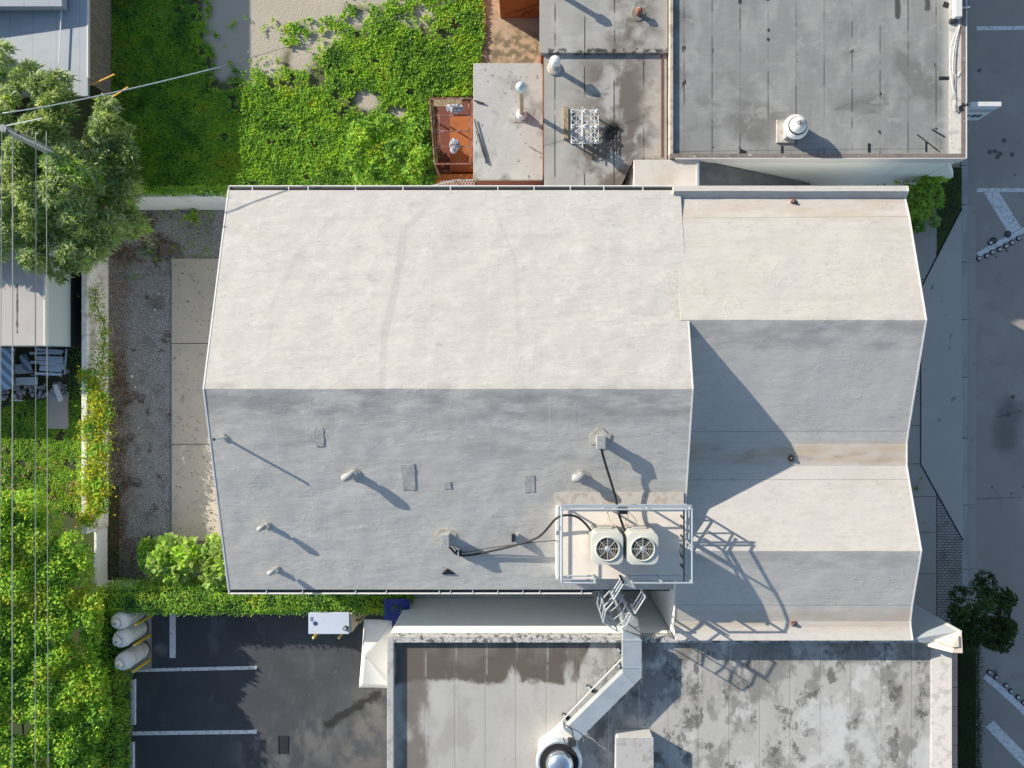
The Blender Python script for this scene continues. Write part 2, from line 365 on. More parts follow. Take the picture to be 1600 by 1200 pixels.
M_south = mat('weathered_concrete_roof', (.405, .395, .365), .9,
    layers=[((.46, .45, .42), (1, .5, 1), 5, .4, .7, .7, 1), ((.30, .285, .255), (.9, .45, 1), 7, .5, .64, .6, 3), ((.22, .205, .18), 9, 6, .60, .72, .4, 9)],
    masks=[((.19, .185, .17), .8, lambda t: t.math('MULTIPLY', east(t), t.ramp(t.noise((.8, .5, 1), 12, 8, .1, .66), .46, .56))),
           ((.09, .088, .082), .8, lambda t: t.math('MULTIPLY', east(t), t.ramp(t.noise((1.4, 1.1, 1), 12, 19, .1, .7), .54, .61))),
           ((.55, .54, .52), .8, lambda t: t.math('MULTIPLY', east(t), t.ramp(t.noise((.6, .45, 1), 12, 29, .1, .68), .52, .60))),
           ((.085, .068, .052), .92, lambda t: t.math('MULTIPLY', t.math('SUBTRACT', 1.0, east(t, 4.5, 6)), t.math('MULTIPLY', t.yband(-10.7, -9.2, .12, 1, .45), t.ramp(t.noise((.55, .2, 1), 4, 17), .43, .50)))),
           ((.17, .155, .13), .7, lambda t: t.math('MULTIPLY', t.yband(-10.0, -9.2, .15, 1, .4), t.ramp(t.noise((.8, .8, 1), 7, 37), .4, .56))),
           ((.12, .10, .08), .8, lambda t: t.math('MULTIPLY', t.yband(-4.6, -3.6, .15, 0, .25), t.ramp(t.noise((1, .6, 1), 6, 18), .3, .52))),
           ((.16, .155, .145), .75, lambda t: t.lines(0, 1.1, .1, .014)),
           ((.48, .47, .44), .4, lambda t: t.lines(0, 1.1, .16, .04, (1.2, .45, .62), 3)),
           ((.55, .54, .52), .8, lambda t: t.math('MULTIPLY', t.seg((10.5, -14.6), (11.6, -13.2), 1.2, .6, .8, 1.2), t.ramp(t.noise(1.5, 8, 4), .36, .56)))],
    bump=[((2, 5, 1), 5, .4, .015), (20, 3, .3, .005)])
parapet_stained = mat('stained_parapet', (.5, .49, .46), .9, layers=[((.06, .06, .06), 5, 6, .52, .62, .85, 2), ((.06, .06, .055), 22, 4, .5, .6, .7, 3)], bump=[(20, 3, .3, .005)])
parapet_pale = mat('pale_parapet', (.43, .42, .40), .9, layers=[((.27, .26, .24), 4, 7, .48, .66, .7, 2), ((.1, .1, .095), 11, 6, .62, .72, .6, 5)])
asphalt = mat('asphalt_lot', (.046, .051, .058), .9,
    layers=[((.060, .066, .074), 1.2, 5, .45, .7, .8, 1), ((.075, .08, .088), .35, 3, .52, .72, .5, 4), ((.16, .16, .16), 4, 7, .66, .74, .6, 7), ((.11, .11, .11), 45, 2, .58, .7, .6, 9), ((.02, .02, .02), 30, 2, .56, .66, .5, 19), ((.12, .12, .12), (1, .4, 1), 7, .60, .72, .5, 39)],
    masks=[((.16, .155, .15), .55, lambda t: t.math('MULTIPLY', t.seg(K(400, 1185)[:2], K(500, 1150)[:2], 1.0, .8, .5, 1.2), t.ramp(t.noise((1.8, .8, 1), 6, 2), .42, .62))),
           ((.16, .15, .14), .6, lambda t: t.math('MULTIPLY', t.seg(K(560, 1180)[:2], K(590, 1100)[:2], .9, .8, .5, 1.2), t.ramp(t.noise(1.5, 6, 2), .35, .6))),
           ((.008, .008, .008), .85, lambda t: t.seg(K(510, 1132)[:2], K(590, 1085)[:2], .16, .1, .3, 3)),
           ((.2, .2, .2), .5, lambda t: t.seg(K(250, 1014)[:2], K(252, 1016)[:2], .2, .2, .15, 4))],
    bump=[(60, 2, .5, .006)])
road_m = mat('road_asphalt', (.30, .272, .24), .9,
    layers=[((.37, .34, .30), .5, 5, .45, .7, .7, 1), ((.22, .205, .185), 1.5, 5, .5, .75, .5, 2), ((.31, .30, .28), 40, 2, .55, .7, .5, 3), ((.03, .03, .03), 1.4, 2, .70, .73, .7, 6)],
    masks=[((.05, .05, .05), .8, lambda t, p=p: t.seg(K(*p)[:2], K(p[0] + 1, p[1])[:2], .09, .05, .05, 6)) for p in ((1557, 235), (1565, 239), (1561, 244), (1549, 236), (1584, 240), (1571, 218), (1585, 620), (1578, 648))] + [((.07, .07, .07), .6, lambda t: t.seg(K(1560, 652)[:2], K(1600, 642)[:2], .03, .03, .08, 2)), ((.08, .08, .08), .5, lambda t: t.seg(K(1528, 780)[:2], K(1600, 778)[:2], .03, .03, .1, 2)), ((.09, .09, .09), .6, lambda t: t.seg(K(1575, 690)[:2], K(1580, 640)[:2], .5, .4, .4, 2))], bump=[(60, 2, .5, .006)])
conc = mat('pavement_concrete', (.34, .315, .285), .9, layers=[((.36, .335, .305), .8, 5, .45, .7, .6, 1), ((.17, .17, .17), 2.5, 5, .55, .75, .4, 2), ((.33, .33, .33), 30, 2, .5, .7, .3, 3)], bump=[(50, 2, .3, .004)])
conc2 = mat('apron_concrete', (.41, .385, .35), .9, layers=[((.44, .42, .385), .7, 5, .45, .7, .6, 4), ((.09, .09, .09), 2.5, 3, .66, .72, .5, 2)], bump=[(50, 2, .3, .004)])
curbm = mat('kerb_concrete', (.36, .365, .36), .9, layers=[((.24, .24, .235), (2, .6, 1), 5, .45, .7, .6, 4)])
yardconc = mat('yard_concrete', (.52, .455, .37), .9, layers=[((.42, .385, .335), 1.1, 5, .45, .7, .6, 1), ((.55, .48, .40), 3, 5, .5, .75, .5, 2), ((.30, .26, .21), 1.7, 7, .58, .72, .6, 5), ((.22, .19, .15), 16, 5, .64, .72, .6, 6)], bump=[(50, 2, .3, .004)])
gravel = mat('dark_gravel', (.27, .265, .26), .9,
    layers=[((.56, .55, .55), 26, 3, .5, .62, .9, 1), ((.05, .05, .052), 34, 2, .52, .62, .8, 2), ((.45, .45, .46), 19, 2, .70, .73, .9, 3), ((.05, .04, .03), 1.2, 4, .5, .75, .5, 4)],
    masks=[((.12, .05, .025), .7, lambda t: t.math('MULTIPLY', t.yband(-17.8, -16.9, .25, 0, .5), t.ramp(t.noise(20, 4, 5), .42, .58)))], bump=[(40, 3, 1, .02)])
pale_gravel = mat('pale_gravel', (.25, .25, .27), .9, layers=[((.6, .6, .62), 22, 3, .5, .6, .9, 1), ((.04, .04, .04), 27, 2, .52, .62, .8, 2)], bump=[(40, 3, 1, .02)])
sand = mat('sandy_soil', (.42, .36, .28), .95, layers=[((.34, .29, .22), 1.2, 5, .45, .7, .6, 1), ((.5, .44, .36), 5, 5, .5, .75, .5, 2)], bump=[(9, 5, .6, .03)])
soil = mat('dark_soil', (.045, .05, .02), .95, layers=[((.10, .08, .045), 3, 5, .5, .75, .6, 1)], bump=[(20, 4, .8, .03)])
patio = mat('patio_slab', (.46, .34, .22), .9, layers=[((.25, .19, .12), (2, 2, 1), 6, .48, .66, .8, 4), ((.5, .42, .32), 3, 4, .5, .8, .5, 5)], masks=[((.12, .11, .06), .8, lambda t: t.math('MULTIPLY', t.seg(K(780, 75)[:2], K(830, 82)[:2], .7, .5, .4), t.ramp(t.noise(4, 6, 4), .42, .58)))])
paint = mat('road_paint_white', (.68, .68, .68), .85, layers=[((.42, .43, .44), 6, 7, .48, .66, .7, 1), ((.08, .08, .08), 14, 6, .58, .66, .85, 2)])
galv = mat('galvanised_metal', (.56, .61, .62), .42, .55, layers=[((.45, .5, .52), 2, 5, .4, .7, .6, 1)])
alu = mat('painted_steel_grey', (.46, .5, .53), .45, .4)
whitemetal = mat('white_enamel', (.72, .72, .69), .4, layers=[((.55, .54, .5), 4, 4, .55, .8, .5, 1)])
cream_en = mat('cream_enamel', (.56, .555, .49), .5, layers=[((.42, .41, .35), 4, 4, .55, .8, .5, 1)])
black = mat('black_rubber', (.012, .012, .013), .6)
dark = mat('dark_void', (.012, .012, .014), .9)
steel_dk = mat('dark_steel', (.06, .065, .07), .5, .5)
rust = mat('rusty_steel', (.20, .07, .04), .8, layers=[((.36, .26, .22), 6, 5, .45, .65, .8, 1), ((.07, .03, .02), 4, 4, .55, .75, .6, 2)])
orange = mat('orange_paint', (.38, .12, .025), .75, layers=[((.20, .06, .02), 2, 5, .5, .75, .6, 1)])
brick = mat('terracotta_wall', (.17, .05, .032), .8, layers=[((.18, .05, .03), 3, 5, .5, .75, .6, 1)])
terracotta = mat('terracotta_coping', (.50, .33, .26), .8, layers=[((.38, .24, .19), 3, 5, .5, .75, .6, 1)])
yellow = mat('yellow_paint', (.62, .45, .03), .5, layers=[((.35, .25, .05), 8, 5, .55, .75, .6, 1)])
tankm = mat('tank_enamel', (.60, .62, .61), .45, layers=[((.45, .47, .46), 2, 4, .5, .75, .5, 1)])
wood = mat('weathered_fence_wood', (.23, .18, .14), .85, layers=[((.33, .27, .22), (2, 11, 3), 4, .45, .65, .8, 1), ((.12, .09, .07), 5, 4, .55, .75, .5, 2)])
wood2 = mat('old_timber', (.33, .26, .16), .85, layers=[((.12, .09, .05), 14, 5, .48, .6, .8, 1)])
navy = mat('navy_canvas', (.012, .03, .22), .7)
canvas = mat('white_canvas', (.70, .68, .64), .8, layers=[((.6, .58, .54), 3, 4, .5, .8, .5, 1)])
metalroof = mat('pale_blue_metal_roof', (.33, .365, .40), .6, layers=[((.27, .31, .35), 1, 4, .45, .7, .6, 1)], masks=[((.25, .27, .3), .7, lambda t: t.lines(0, .9, .1, .03))])
houseroof = mat('pale_flat_roof', (.44, .42, .40), .85, layers=[((.4, .37, .35), 1.4, 4, .45, .7, .6, 1)], masks=[((.06, .04, .035), .9, lambda t: t.seg(K(27, 445, 2.86)[:2], K(27, 520, 2.86)[:2], .035, .02, .05, 4)), ((.2, .18, .17), .6, lambda t: t.seg(K(55, 440, 2.86)[:2], K(55, 540, 2.86)[:2], .025, .02, .02, 4))])
vine_wall = mat('mottled_white_wall', (.82, .79, .74), .9, layers=[((.5, .46, .40), (3, 3, 1.5), 6, .46, .66, .8, 1), ((.2, .18, .1), 2, 5, .55, .75, .4, 3)], bump=[(12, 4, .5, .01)])
pvc = mat('pale_metal_slats', (.50, .55, .62), .5, layers=[((.35, .4, .47), 5, 4, .5, .75, .6, 1)])
bark = mat('bark', (.12, .09, .07), .9, layers=[((.22, .18, .15), (4, 4, 12), 4, .45, .65, .8, 1)])
polem = mat('weathered_pole', (.27, .29, .28), .8, layers=[((.18, .2, .19), (20, 3, 3), 4, .45, .65, .8, 1)])
paver_m = None
def paver_mat():
    t = NT('grey_pavers')
    br = t.n('TexBrick'); br.offset = .5; br.inputs['Scale'].default_value = 1
    br.inputs['Color1'].default_value = (.27, .25, .235, 1); br.inputs['Color2'].default_value = (.34, .32, .30, 1)
    br.inputs['Mortar'].default_value = (.03, .035, .02, 1); br.inputs['Mortar Size'].default_value = .012
    br.inputs['Brick Width'].default_value = .2; br.inputs['Row Height'].default_value = .11
    t.lk(t.pos, br.inputs['Vector'])
    col = t.mix(t.math('MULTIPLY', t.ramp(t.noise(1.5, 4, 3), .5, .75), .5), br.outputs[0], (.06, .065, .05, 1))
    t.lk(col, t.b.inputs['Base Color']); t.b.inputs['Roughness'].default_value = .9
    return t.m
paver_m = paver_mat()

# ================================================================ SETTING
def flat(name, px, m, z, kind='structure', thick=.05, world=None, **kw):
    pts = [K(x, y, z) for x, y in px] if world is None else [Vector((x, y, z)) for x, y in world]
    return MB().prism(pts, thick).build(name, m, kind=kind, **kw)
MB().box((-60, -50, -.6), (18.3, 50, -.06)).build('ground', sand, kind='structure')
MB().box((18.3, -50, -.7), (60, 50, -.12)).build('road', road_m, kind='structure')
BARE = ((430, -12, 150, 62, 1.4), (500, 62, 60, 34, .62), (560, 30, 60, 16, .55), (640, 30, 26, 14, .7), (430, 125, 30, 20, .5), (600, 120, 26, 12, .42), (520, 150, 20, 10, .38), (680, 120, 24, 10, .4), (395, 60, 75, 50, 1.25), (400, 105, 60, 22, .8), (470, 92, 22, 28, .8), (350, 20, 40, 60, 1.0), (350, 95, 22, 40, .95), (335, 40, 20, 60, .8), (560, 0, 110, 14, .9), (660, 20, 20, 26, .7), (573, 155, 22, 20, 1.2), (622, 176, 18, 9, 1.0), (500, 112, 45, 12, .5), (470, 130, 60, 16, .45), (700, 60, 20, 16, .35), (640, 85, 50, 10, .4), (590, 95, 35, 14, .4), (690, 8, 16, 10, .6), (390, 130, 14, 22, .6), (232, 120, 30, 60, .2))
lawn_mat = mat('lawn_earth', (.10, .11, .04), .95, layers=[((.24, .20, .13), 2.5, 5, .5, .75, .6, 1)], bump=[(9, 5, .6, .03)],
    masks=[((.45, .40, .32), .95, lambda t, b=b: t.seg(K(b[0] - max(b[2] - b[3], 0) * .7, b[1] - max(b[3] - b[2], 0) * .7)[:2], K(b[0] + max(b[2] - b[3], 0) * .7, b[1] + max(b[3] - b[2], 0) * .7)[:2], min(b[2], b[3]) * .022, .2, .25)) for b in BARE if b[4] >= .55])
flat('lawn_soil', [(60, -260), (760, -260), (757, 60), (745, 130), (740, 300), (60, 300)], lawn_mat, -.02, thick=.03)
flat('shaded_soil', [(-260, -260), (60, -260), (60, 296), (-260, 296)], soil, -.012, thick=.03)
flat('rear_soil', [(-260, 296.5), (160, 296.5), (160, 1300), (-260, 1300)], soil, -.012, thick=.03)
flat('patio', [(745, -200), (860, -200), (860, 130), (745, 130)], patio, -.005, thick=.04)
flat('gravel_yard', [(160, 326), (372, 326), (372, 920), (160, 920)], gravel, -.01, thick=.03)
fl = MB()
for a, b in ((404, 536), (537.2, 693.5), (694.7, 845)):
    fl.prism([K(268, a, .06), K(380, a, .06), K(380, b, .06), K(268, b, .06)], .1)
fl.build('yard_path', yardconc, kind='structure', bevel=.008)
flat('under_tree_soil', [(-260, 760), (186, 760), (186, 1300), (-260, 1300)], mat('soil_painted_shade', (.05, .07, .02), .95), -.006, thick=.02)  # dark green puts the shade under the crown into the ground colour
flat('parking_lot', [(186, 925), (640, 925), (640, 1320), (186, 1320)], asphalt, -.004, thick=.04)
flat('tank_pad', [(183, 958), (236, 956), (236, 1046), (206, 1047), (183, 1020)], conc, .02, thick=.06)
flat('gravel_strip', [(183, 1020), (206, 1020), (203, 1320), (180, 1320)], pale_gravel, .03, thick=.05)
# street side: sidewalk slabs, apron, kerb, gutter, pavers
sw = MB()
ys = [392, 437, 500, 560, 612, 665.5, 725, 776.5, 832, 897, 960, 1020]
x0s = 15.2
for a, b in zip(ys, ys[1:]):
    xr = 1463
    sw.prism([Vector((x0s, K(0, a).y, 0)), Vector((K(xr, a).x, K(0, a).y, 0)), Vector((K(xr, b).x, K(0, b).y + .02, 0)), Vector((x0s, K(0, b).y + .02, 0))], .08)
sw.build('sidewalk', conc, kind='structure', bevel=.008)
flat('sidewalk_strip', [(1463.8, 392), (1463.8, 330), (1400, 330), (1400, 392)], conc, -.003, thick=.05)
flat('alley_bounce_floor', None, mat('alley_bounce_concrete', (.50, .49, .46), .9, layers=[((.38, .37, .34), 1.5, 5, .45, .7, .6, 1)]), -.02, thick=.03, world=[(-5.2, -7.0), (5.3, -7.0), (5.3, -9.0), (-5.2, -9.0)])  # pale alley floor added to bounce light up the shaded wall
flat('driveway_apron', [(1502.5, 326), (1446, 437), (1439.5, 450), (1439.5, 726), (1504.5, 843)], conc2, .012, thick=.06)
ap = MB(); aw = K(1439.3, 500).x
ap.prism([K(1502.4, 324, .014), K(1438, 450, .014), K(1439.6, 451, .014), K(1503.4, 327, .014)], .02)
ap.prism([K(1438.2, 450, .014), K(1438.2, 727, .014), K(1439.7, 727, .014), K(1439.7, 450, .014)], .02)
ap.prism([K(1438.2, 726, .014), K(1504, 845, .014), K(1505, 843, .014), K(1439.7, 725, .014)], .02)
ap.build('apron_joint', dark, kind='structure')
flat('grass_verge', [(1464, 262), (1503, 262), (1503, 323), (1464, 402)], soil, -.002, thick=.05)
flat('paver_strip', [(1464, 770), (1505, 845), (1505, 1040), (1464, 1040)], paver_m, .004, thick=.05)
kb = MB(); gt = MB()
for a, b in zip([-200, -120, -20, 80, 180, 259, 320, 410, 500, 590, 685, 790, 890, 980, 1080, 1180], [-121.2, -21.2, 78.8, 178.8, 258, 318.8, 408.8, 498.8, 588.8, 683.8, 788.8, 888.8, 978.8, 1078.8, 1178.8, 1290]):
    ya, yb = K(0, a).y, K(0, b).y
    kb.box((18.31, yb, -.12), (18.56, ya, .01)); 
    if a > 300: gt.box((18.57, yb, -.2), (18.99, ya, -.108))
kb.build('kerb', curbm, kind='structure', bevel=.02); gt.build('gutter_pan', conc, kind='structure', bevel=.006)
# painted road markings
def quad(name, px, lab=None):
    return MB().prism([K(x, y, -.112) for x, y in px], .006).build(name, paint, kind='structure')
quad('road_marking', [(1526, 41), (1640, 40), (1640, 46), (1526, 47.5)])
quad('road_marking', [(1526, 294), (1640, 294), (1640, 300), (1526, 300)])
quad('road_marking', [(1537, 300.5), (1561, 300.5), (1596, 356), (1577, 366)])
quad('road_marking', [(1526, 396), (1529, 393), (1640, 333), (1640, 342), (1531, 401)])
quad('road_marking', [(1536, 1060), (1541, 1053), (1566, 1072), (1640, 1142), (1640, 1155), (1560, 1080)])
quad('road_marking', [(1540, 1136), (1552, 1126), (1640, 1215), (1640, 1240)])
def lotline(px): return MB().prism([K(x, y, .002) for x, y in px], .006).build('parking_line', paint, kind='structure')
lotline([(265, 925), (274.5, 925), (274.5, 1028), (265, 1028)])
lotline([(212, 1045), (401, 1040.5), (401, 1046), (212, 1050)])
lotline([(207, 1143), (401, 1140.5), (401, 1146.5), (207, 1149)])

# ================================================================ MAIN BUILDING
XW, XE, XWE = -10.73, 5.45, 13.5
PM = [(7.0, 4.6), (-.1, 6.55), (-7.28, 4.6)]
PWG = [(7.12, 4.74), (6.92, 4.78), (6.72, 4.58), (5.96, 4.87), (2.235, 5.93), (-1.62, 4.79), (-2.05, 4.69), (-2.85, 4.69), (-3.33, 4.84), (-5.66, 5.63), (-7.7, 5.05), (-8.3, 4.93), (-8.5, 4.95), (-8.93, 5.08)]
def sheet(name, prof, x0, x1, m, parent, step=.12, amp=.018, thick=.16, seed=0):
    ysn = []
    for (a, za), (b, zb) in zip(prof, prof[1:]):
        n = max(1, int(abs(b - a) / step))
        ysn += [(a + (b - a) * i / n, za + (zb - za) * i / n) for i in range(n)]
    ysn.append(prof[-1]); nx = int((x1 - x0) / step); vs = []; fs = []
    ny = len(ysn)
    for i in range(nx + 1):
        x = x0 + (x1 - x0) * i / nx
        for j, (y, z) in enumerate(ysn):
            e = min(1, (x - x0) / .5, (x1 - x) / .5, j / 3, (ny - 1 - j) / 3)
            a = noise.fractal(Vector((x * .7, y * .9, seed)), 1, 2, 3) * amp + noise.noise(Vector((x * 1.3, y * 4, seed + 5))) * amp * .35
            wob = noise.noise(Vector((x * .35, 3, seed))) * .02 if 0 < j < ny - 1 else 0
            vs.append((x, y + wob, z + a * max(e, 0)))
    for i in range(nx):
        for j in range(ny - 1):
            a = i * ny + j; fs.append((a, a + 1, a + ny + 1, a + ny))
    mb = MB(); mb.add(vs, fs); nv = len(vs)
    rim = [j for j in range(ny)] + [i * ny + ny - 1 for i in range(1, nx + 1)] + [nx * ny + j for j in range(ny - 2, -1, -1)] + [i * ny for i in range(nx - 1, 0, -1)]
    mb.v += [Vector(vs[k]) - Vector((0, 0, thick)) for k in rim]; nr = len(rim)
    mb.f += [(rim[k], nv + k, nv + (k + 1) % nr, rim[(k + 1) % nr]) for k in range(nr)]; mb.mi += [0] * nr
    lo = len(mb.v); mb.v += [Vector((x0, y, z - thick)) for y, z in ysn] + [Vector((x1, y, z - thick)) for y, z in ysn]
    mb.f += [(lo + j, lo + ny + j, lo + ny + j + 1, lo + j + 1) for j in range(ny - 1)]; mb.mi += [0] * (ny - 1)
    # winding: top faces should face up
    mb.f = [f[::-1] for f in mb.f]
    o = mb.build(name, m, parent, smooth=True, autosmooth=9)
    me = o.data; me.update()
    if me.polygons[0].normal.z < 0: me.flip_normals()
    return o
bm_ = thing('commercial_building', 'large building with off-white gabled roof and zigzag folded roof on its street end', 'building', (0, 0, 0))
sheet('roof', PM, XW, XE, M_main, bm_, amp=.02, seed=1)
wing = sheet('folded_roof', PWG, XE - .27, XWE, M_wing, bm_, amp=.014, seed=4, thick=.2)
# walls as one cross-section each
def section_wall(name, prof, x0, x1, m, inset=.3, drop=.17):
    p = sorted(prof); ya, yb = p[0][0] + inset, p[-1][0] - inset
    pts = [(ya, interp(prof, ya) - drop)] + [(y, z - drop) for y, z in p if ya < y < yb] + [(yb, interp(prof, yb) - drop)]
    vs = [(x, y, z) for x in (x0, x1) for (y, z) in pts + [(yb, -.02), (ya, -.02)]]; n = len(pts) + 2
    mb = MB().add(vs, [tuple(range(n)), tuple(range(n, 2 * n))[::-1]] + [(i, (i + 1) % n, (i + 1) % n + n, i + n) for i in range(n)])
    return mb.build(name, m, bm_)
section_wall('wall', PM, XW + .35, XE - .02, wall_white)
section_wall('wall', PWG, XE - .25, XWE - .35, wall_white, inset=.03, drop=.215)
# gutters with brackets
def gutter(name, y, z, x0, x1, s, brk):
    g = MB(); g.box((x0, y, z - .1), (x1, y + s * .14, z - .085)); gg = g.build(name, steel_dk, bm_)
    g = MB(); g.tube([(x0, y + s * .15, z), (x1, y + s * .15, z)], .03, 8); g.box((x0 - .02, min(y, y + s * .16), z - .1), (x0 + .01, max(y, y + s * .16), z + .03))
    for bx in brk: g.box((bx, min(y - s * .03, y + s * .15), z + .025), (bx + .035, max(y - s * .03, y + s * .15), z + .04))
    g.build('gutter_bracket', trim, gg)
gutter('rain_gutter', 7.02, 4.5, XW, 5.2, 1, [-9.9, -8.6, -7.9, -6.2, -4.5, -2.8, -1.1, .2, 1.5, 2.7, 4.1])
gutter('rain_gutter', -7.3, 4.5, XW, 2.3, -1, [-9.4, -8.1, -6.2, -5.1, -3.2, -2.8, -2.0, -1.1, -.2, .4, 1.9])
MB().prism([Vector((2.3, -7.3, 4.42)), Vector((5.1, -7.3, 4.42)), Vector((5.1, -7.38, 4.42)), Vector((2.3, -7.38, 4.42))], .06).build('rain_gutter', dark, bm_)
# white rake edge trims
def rake(prof, x, w, y0, y1, m=trim):
    p = [q for q in sorted(prof) if y0 < q[0] < y1]; p = [(y0, interp(prof, y0))] + p + [(y1, interp(prof, y1))]
    mb = MB()
    for (a, za), (b, zb) in zip(p, p[1:]):
        mb.add([(x, a, za + .012), (x + w, a, za + .012), (x + w, b, zb + .012), (x, b, zb + .012), (x, a, za - .2), (x + w, a, za - .2), (x + w, b, zb - .2), (x, b, zb - .2)],
               [(0, 1, 2, 3), (4, 7, 6, 5), (0, 4, 5, 1), (2, 6, 7, 3), (0, 3, 7, 4), (1, 5, 6, 2)])
    return mb.build('rake_trim', m, bm_)
rake(PM, XW - .01, .05, -7.28, 7.0); rake(PM, XE - .03, .045, -7.2, 2.2); rake(PWG, XWE - .03, .05, -8.92, 7.1)
# roof repair patches on the south slope, and one painted vent shade
def patch(px, m):
    src = [KP(x, y, PM, .02) for x, y in px]; pts = []
    for i_, a_ in enumerate(src):
        b_ = src[(i_ + 1) % len(src)]
        for k_ in range(7): p_ = a_.lerp(b_, k_ / 7); p_.x += noise.noise(p_ * 6) * .035; p_.y += noise.noise(p_ * 6 + Vector((9, 0, 0))) * .035; pts.append(p_)
    MB().prism(pts, .03).build('repair_or_shade_patch', m, bm_)
pgrey = mat('grey_repair_felt', (.34, .335, .32), .9, layers=[((.42, .41, .39), 6, 6, .4, .6, .9, 2), ((.2, .2, .19), 12, 5, .55, .7, .7, 3)])
patch([(626, 726), (647, 725), (649, 765), (630, 766)], pgrey); patch([(819, 743), (834, 742), (836, 769), (821, 770)], pgrey)
patch([(694, 752), (704, 752), (705, 764), (695, 765)], pgrey); patch([(491, 668), (505, 669), (507, 698), (494, 698)], pgrey)
MB().prism([KP(690, 897, PM, .035), KP(699, 888, PM, .035), KP(712, 897, PM, .035)], .03).build('repair_or_shade_patch', black, bm_)  # black triangle painted where a small vent shades the roof
# roof drains
for x, y in ((1236, 716), (1240, 316), (1240, 974)):
    c = KP(x, y, PWG)
    dr = MB().lathe(c, [(.12, 0), (.12, .025), (.1, .035)], 16).build('roof_drain', rust, bm_)
    MB().lathe(c + Vector((0, 0, .05)), [(.065, 0), (.065, .05), (.03, .08)], 12).build('drain_dome', steel_dk, dr)

# ================================================================ SOUTH BUILDING
sb = thing('south_building', 'flat-roofed building with stained grey roof and blackened parapet, beside the parking lot', 'building', (0, 0, 0))
X0, X1, YN, YS = -5.05, 15.25, -8.96, -18.5
MB().box((X0 + .03, YS, -.02), (X1 - .03, YN - .03, 4.2)).build('wall', wall_white, sb)
MB().box((X0 + .2, YS, 4.2), (X1 - .5, YN - .2, 4.35)).build('roof', M_south, sb)
MB().box((X0 + .24, YN - .24, 4.2), (X1 - .2, YN, 4.56)).build('parapet', parapet_stained, sb, bevel=.02)
MB().box((X0, YS, 4.2), (X0 + .24, YN, 4.56)).build('parapet', parapet_pale, sb, bevel=.02)
MB().prism([Vector((X1 - .72, YN - .24, 4.40)), Vector((X1 - .1, YN - .24, 4.62)), Vector((X1 - .1, YS, 4.62)), Vector((X1 - .72, YS, 4.40))], .3).build('parapet', parapet_pale, sb, bevel=.01)
tc = MB(); y = YN - .5
while y > YS:
    tc.box((X1 - .09, y - .68, 4.3), (X1 + .2, y, 4.45)); y -= .695
tc.build('coping_tile', terracotta, sb, bevel=.012)
# corner block
cb = thing('corner_pier', 'peach-topped wedge pier on the street corner of the stained roof', 'pier')
t1, t2, t3, t4, t5 = K(1451, 1001, 4.9), K(1503, 987, 5.3), K(1505, 1021, 5.3), K(1488, 1020, 5.3), K(1451, 1011, 4.9)
MB().prism([t1, t2, t3, t4, t5], zb=4.3).build('cap', wall_tan, cb, bevel=.02)
MB().prism([K(1462, 1002, 5.1) + Vector((0, 0, .02)), K(1497, 992, 5.3) + Vector((0, 0, .05)), K(1498, 1010, 5.3) + Vector((0, 0, .05)), K(1487, 1011, 5.3) + Vector((0, 0, .05))], .2).build('inner_cap', wall_cream, cb, bevel=.02)
MB().prism([K(1425, 999, 4.95), K(1503, 985.5, 5.2), K(1503, 991, 5.2), K(1452, 1004, 4.95), K(1425, 1003, 4.95)], zb=-.02).build('side_wall', mat('wall_painted_shade', (.33, .36, .38), .8), cb)  # blue-grey puts the shade of the folded wing into the wall colour

# ================================================================ NORTH BUILDINGS
nb = thing('north_building', 'largest grey felt roof with brown coping, beside the street', 'building')
A0, A1, B0 = 5.2, 16.04, 8.34
MB().box((A0 + .03, B0 + .03, -.02), (A1 - .03, 20, 3.7)).build('wall', wall_white, nb)
MB().box((A0 + .1, B0 + .15, 3.7), (A1 - .2, 20, 3.86)).build('roof', M_north, nb)
MB().box((A0, B0 + .17, 3.6), (A0 + .12, 20, 3.98)).build('parapet', mat('dirty_cream', (.44, .39, .32), .85, layers=[((.2, .17, .14), 4, 6, .48, .66, .7, 2)]), nb, bevel=.01)
MB().box((A0, B0, 3.6), (A1 - .18, B0 + .17, 3.99)).build('parapet', coping_brown, nb, bevel=.01)
MB().box((A1 - .18, B0, 3.6), (A1, 20, 3.99)).build('parapet', coping_brown, nb, bevel=.01)
MB().box((A1 - .005, B0, 3.5), (A1 + .03, 20, 4.0)).box((A0 + .2, B0 - .02, 3.5), (A1, B0 + .005, 3.995)).build('coping_trim', trim, nb)
MB().prism([Vector((A1 - .55, B0 + .17, 3.88)), Vector((A1 - .18, B0 + .17, 3.97)), Vector((A1 - .18, 20, 3.97)), Vector((A1 - .55, 20, 3.88))], .1).build('cant_strip', parapet_pale, nb)
MB().prism([Vector((A1 - .2, B0, 3.2)), Vector((16.7, 8.2, 2.1)), Vector((16.7, 8.45, 2.1)), Vector((A1 - .2, B0 + .4, 3.2))], zb=-.02).build('side_wall', wall_white, nb)
ab = thing('kitchen_annex', 'stained grey roof block left of the largest grey felt roof', 'building')
MB().box((.63, 7.6, -.02), (3.4, 12.3, 3.45)).box((3.4, 8.5, -.02), (5.15, 12.3, 3.45)).build('wall', brick, ab)
MB().prism([Vector(p) for p in ((.6, 12.32, 3.6), (5.16, 12.32, 3.6), (5.16, 8.42, 3.6), (3.93, 8.42, 3.6), (3.46, 7.44, 3.6), (.6, 7.44, 3.6))], .16).build('roof', M_annex, ab)
MB().box((.43, 12.325, 3.5), (5.16, 20, 3.74)).build('upper_roof', M_annex, ab)
MB().box((.5, 12.35, -.02), (5.12, 20, 3.49)).build('upper_wall', brick, ab)
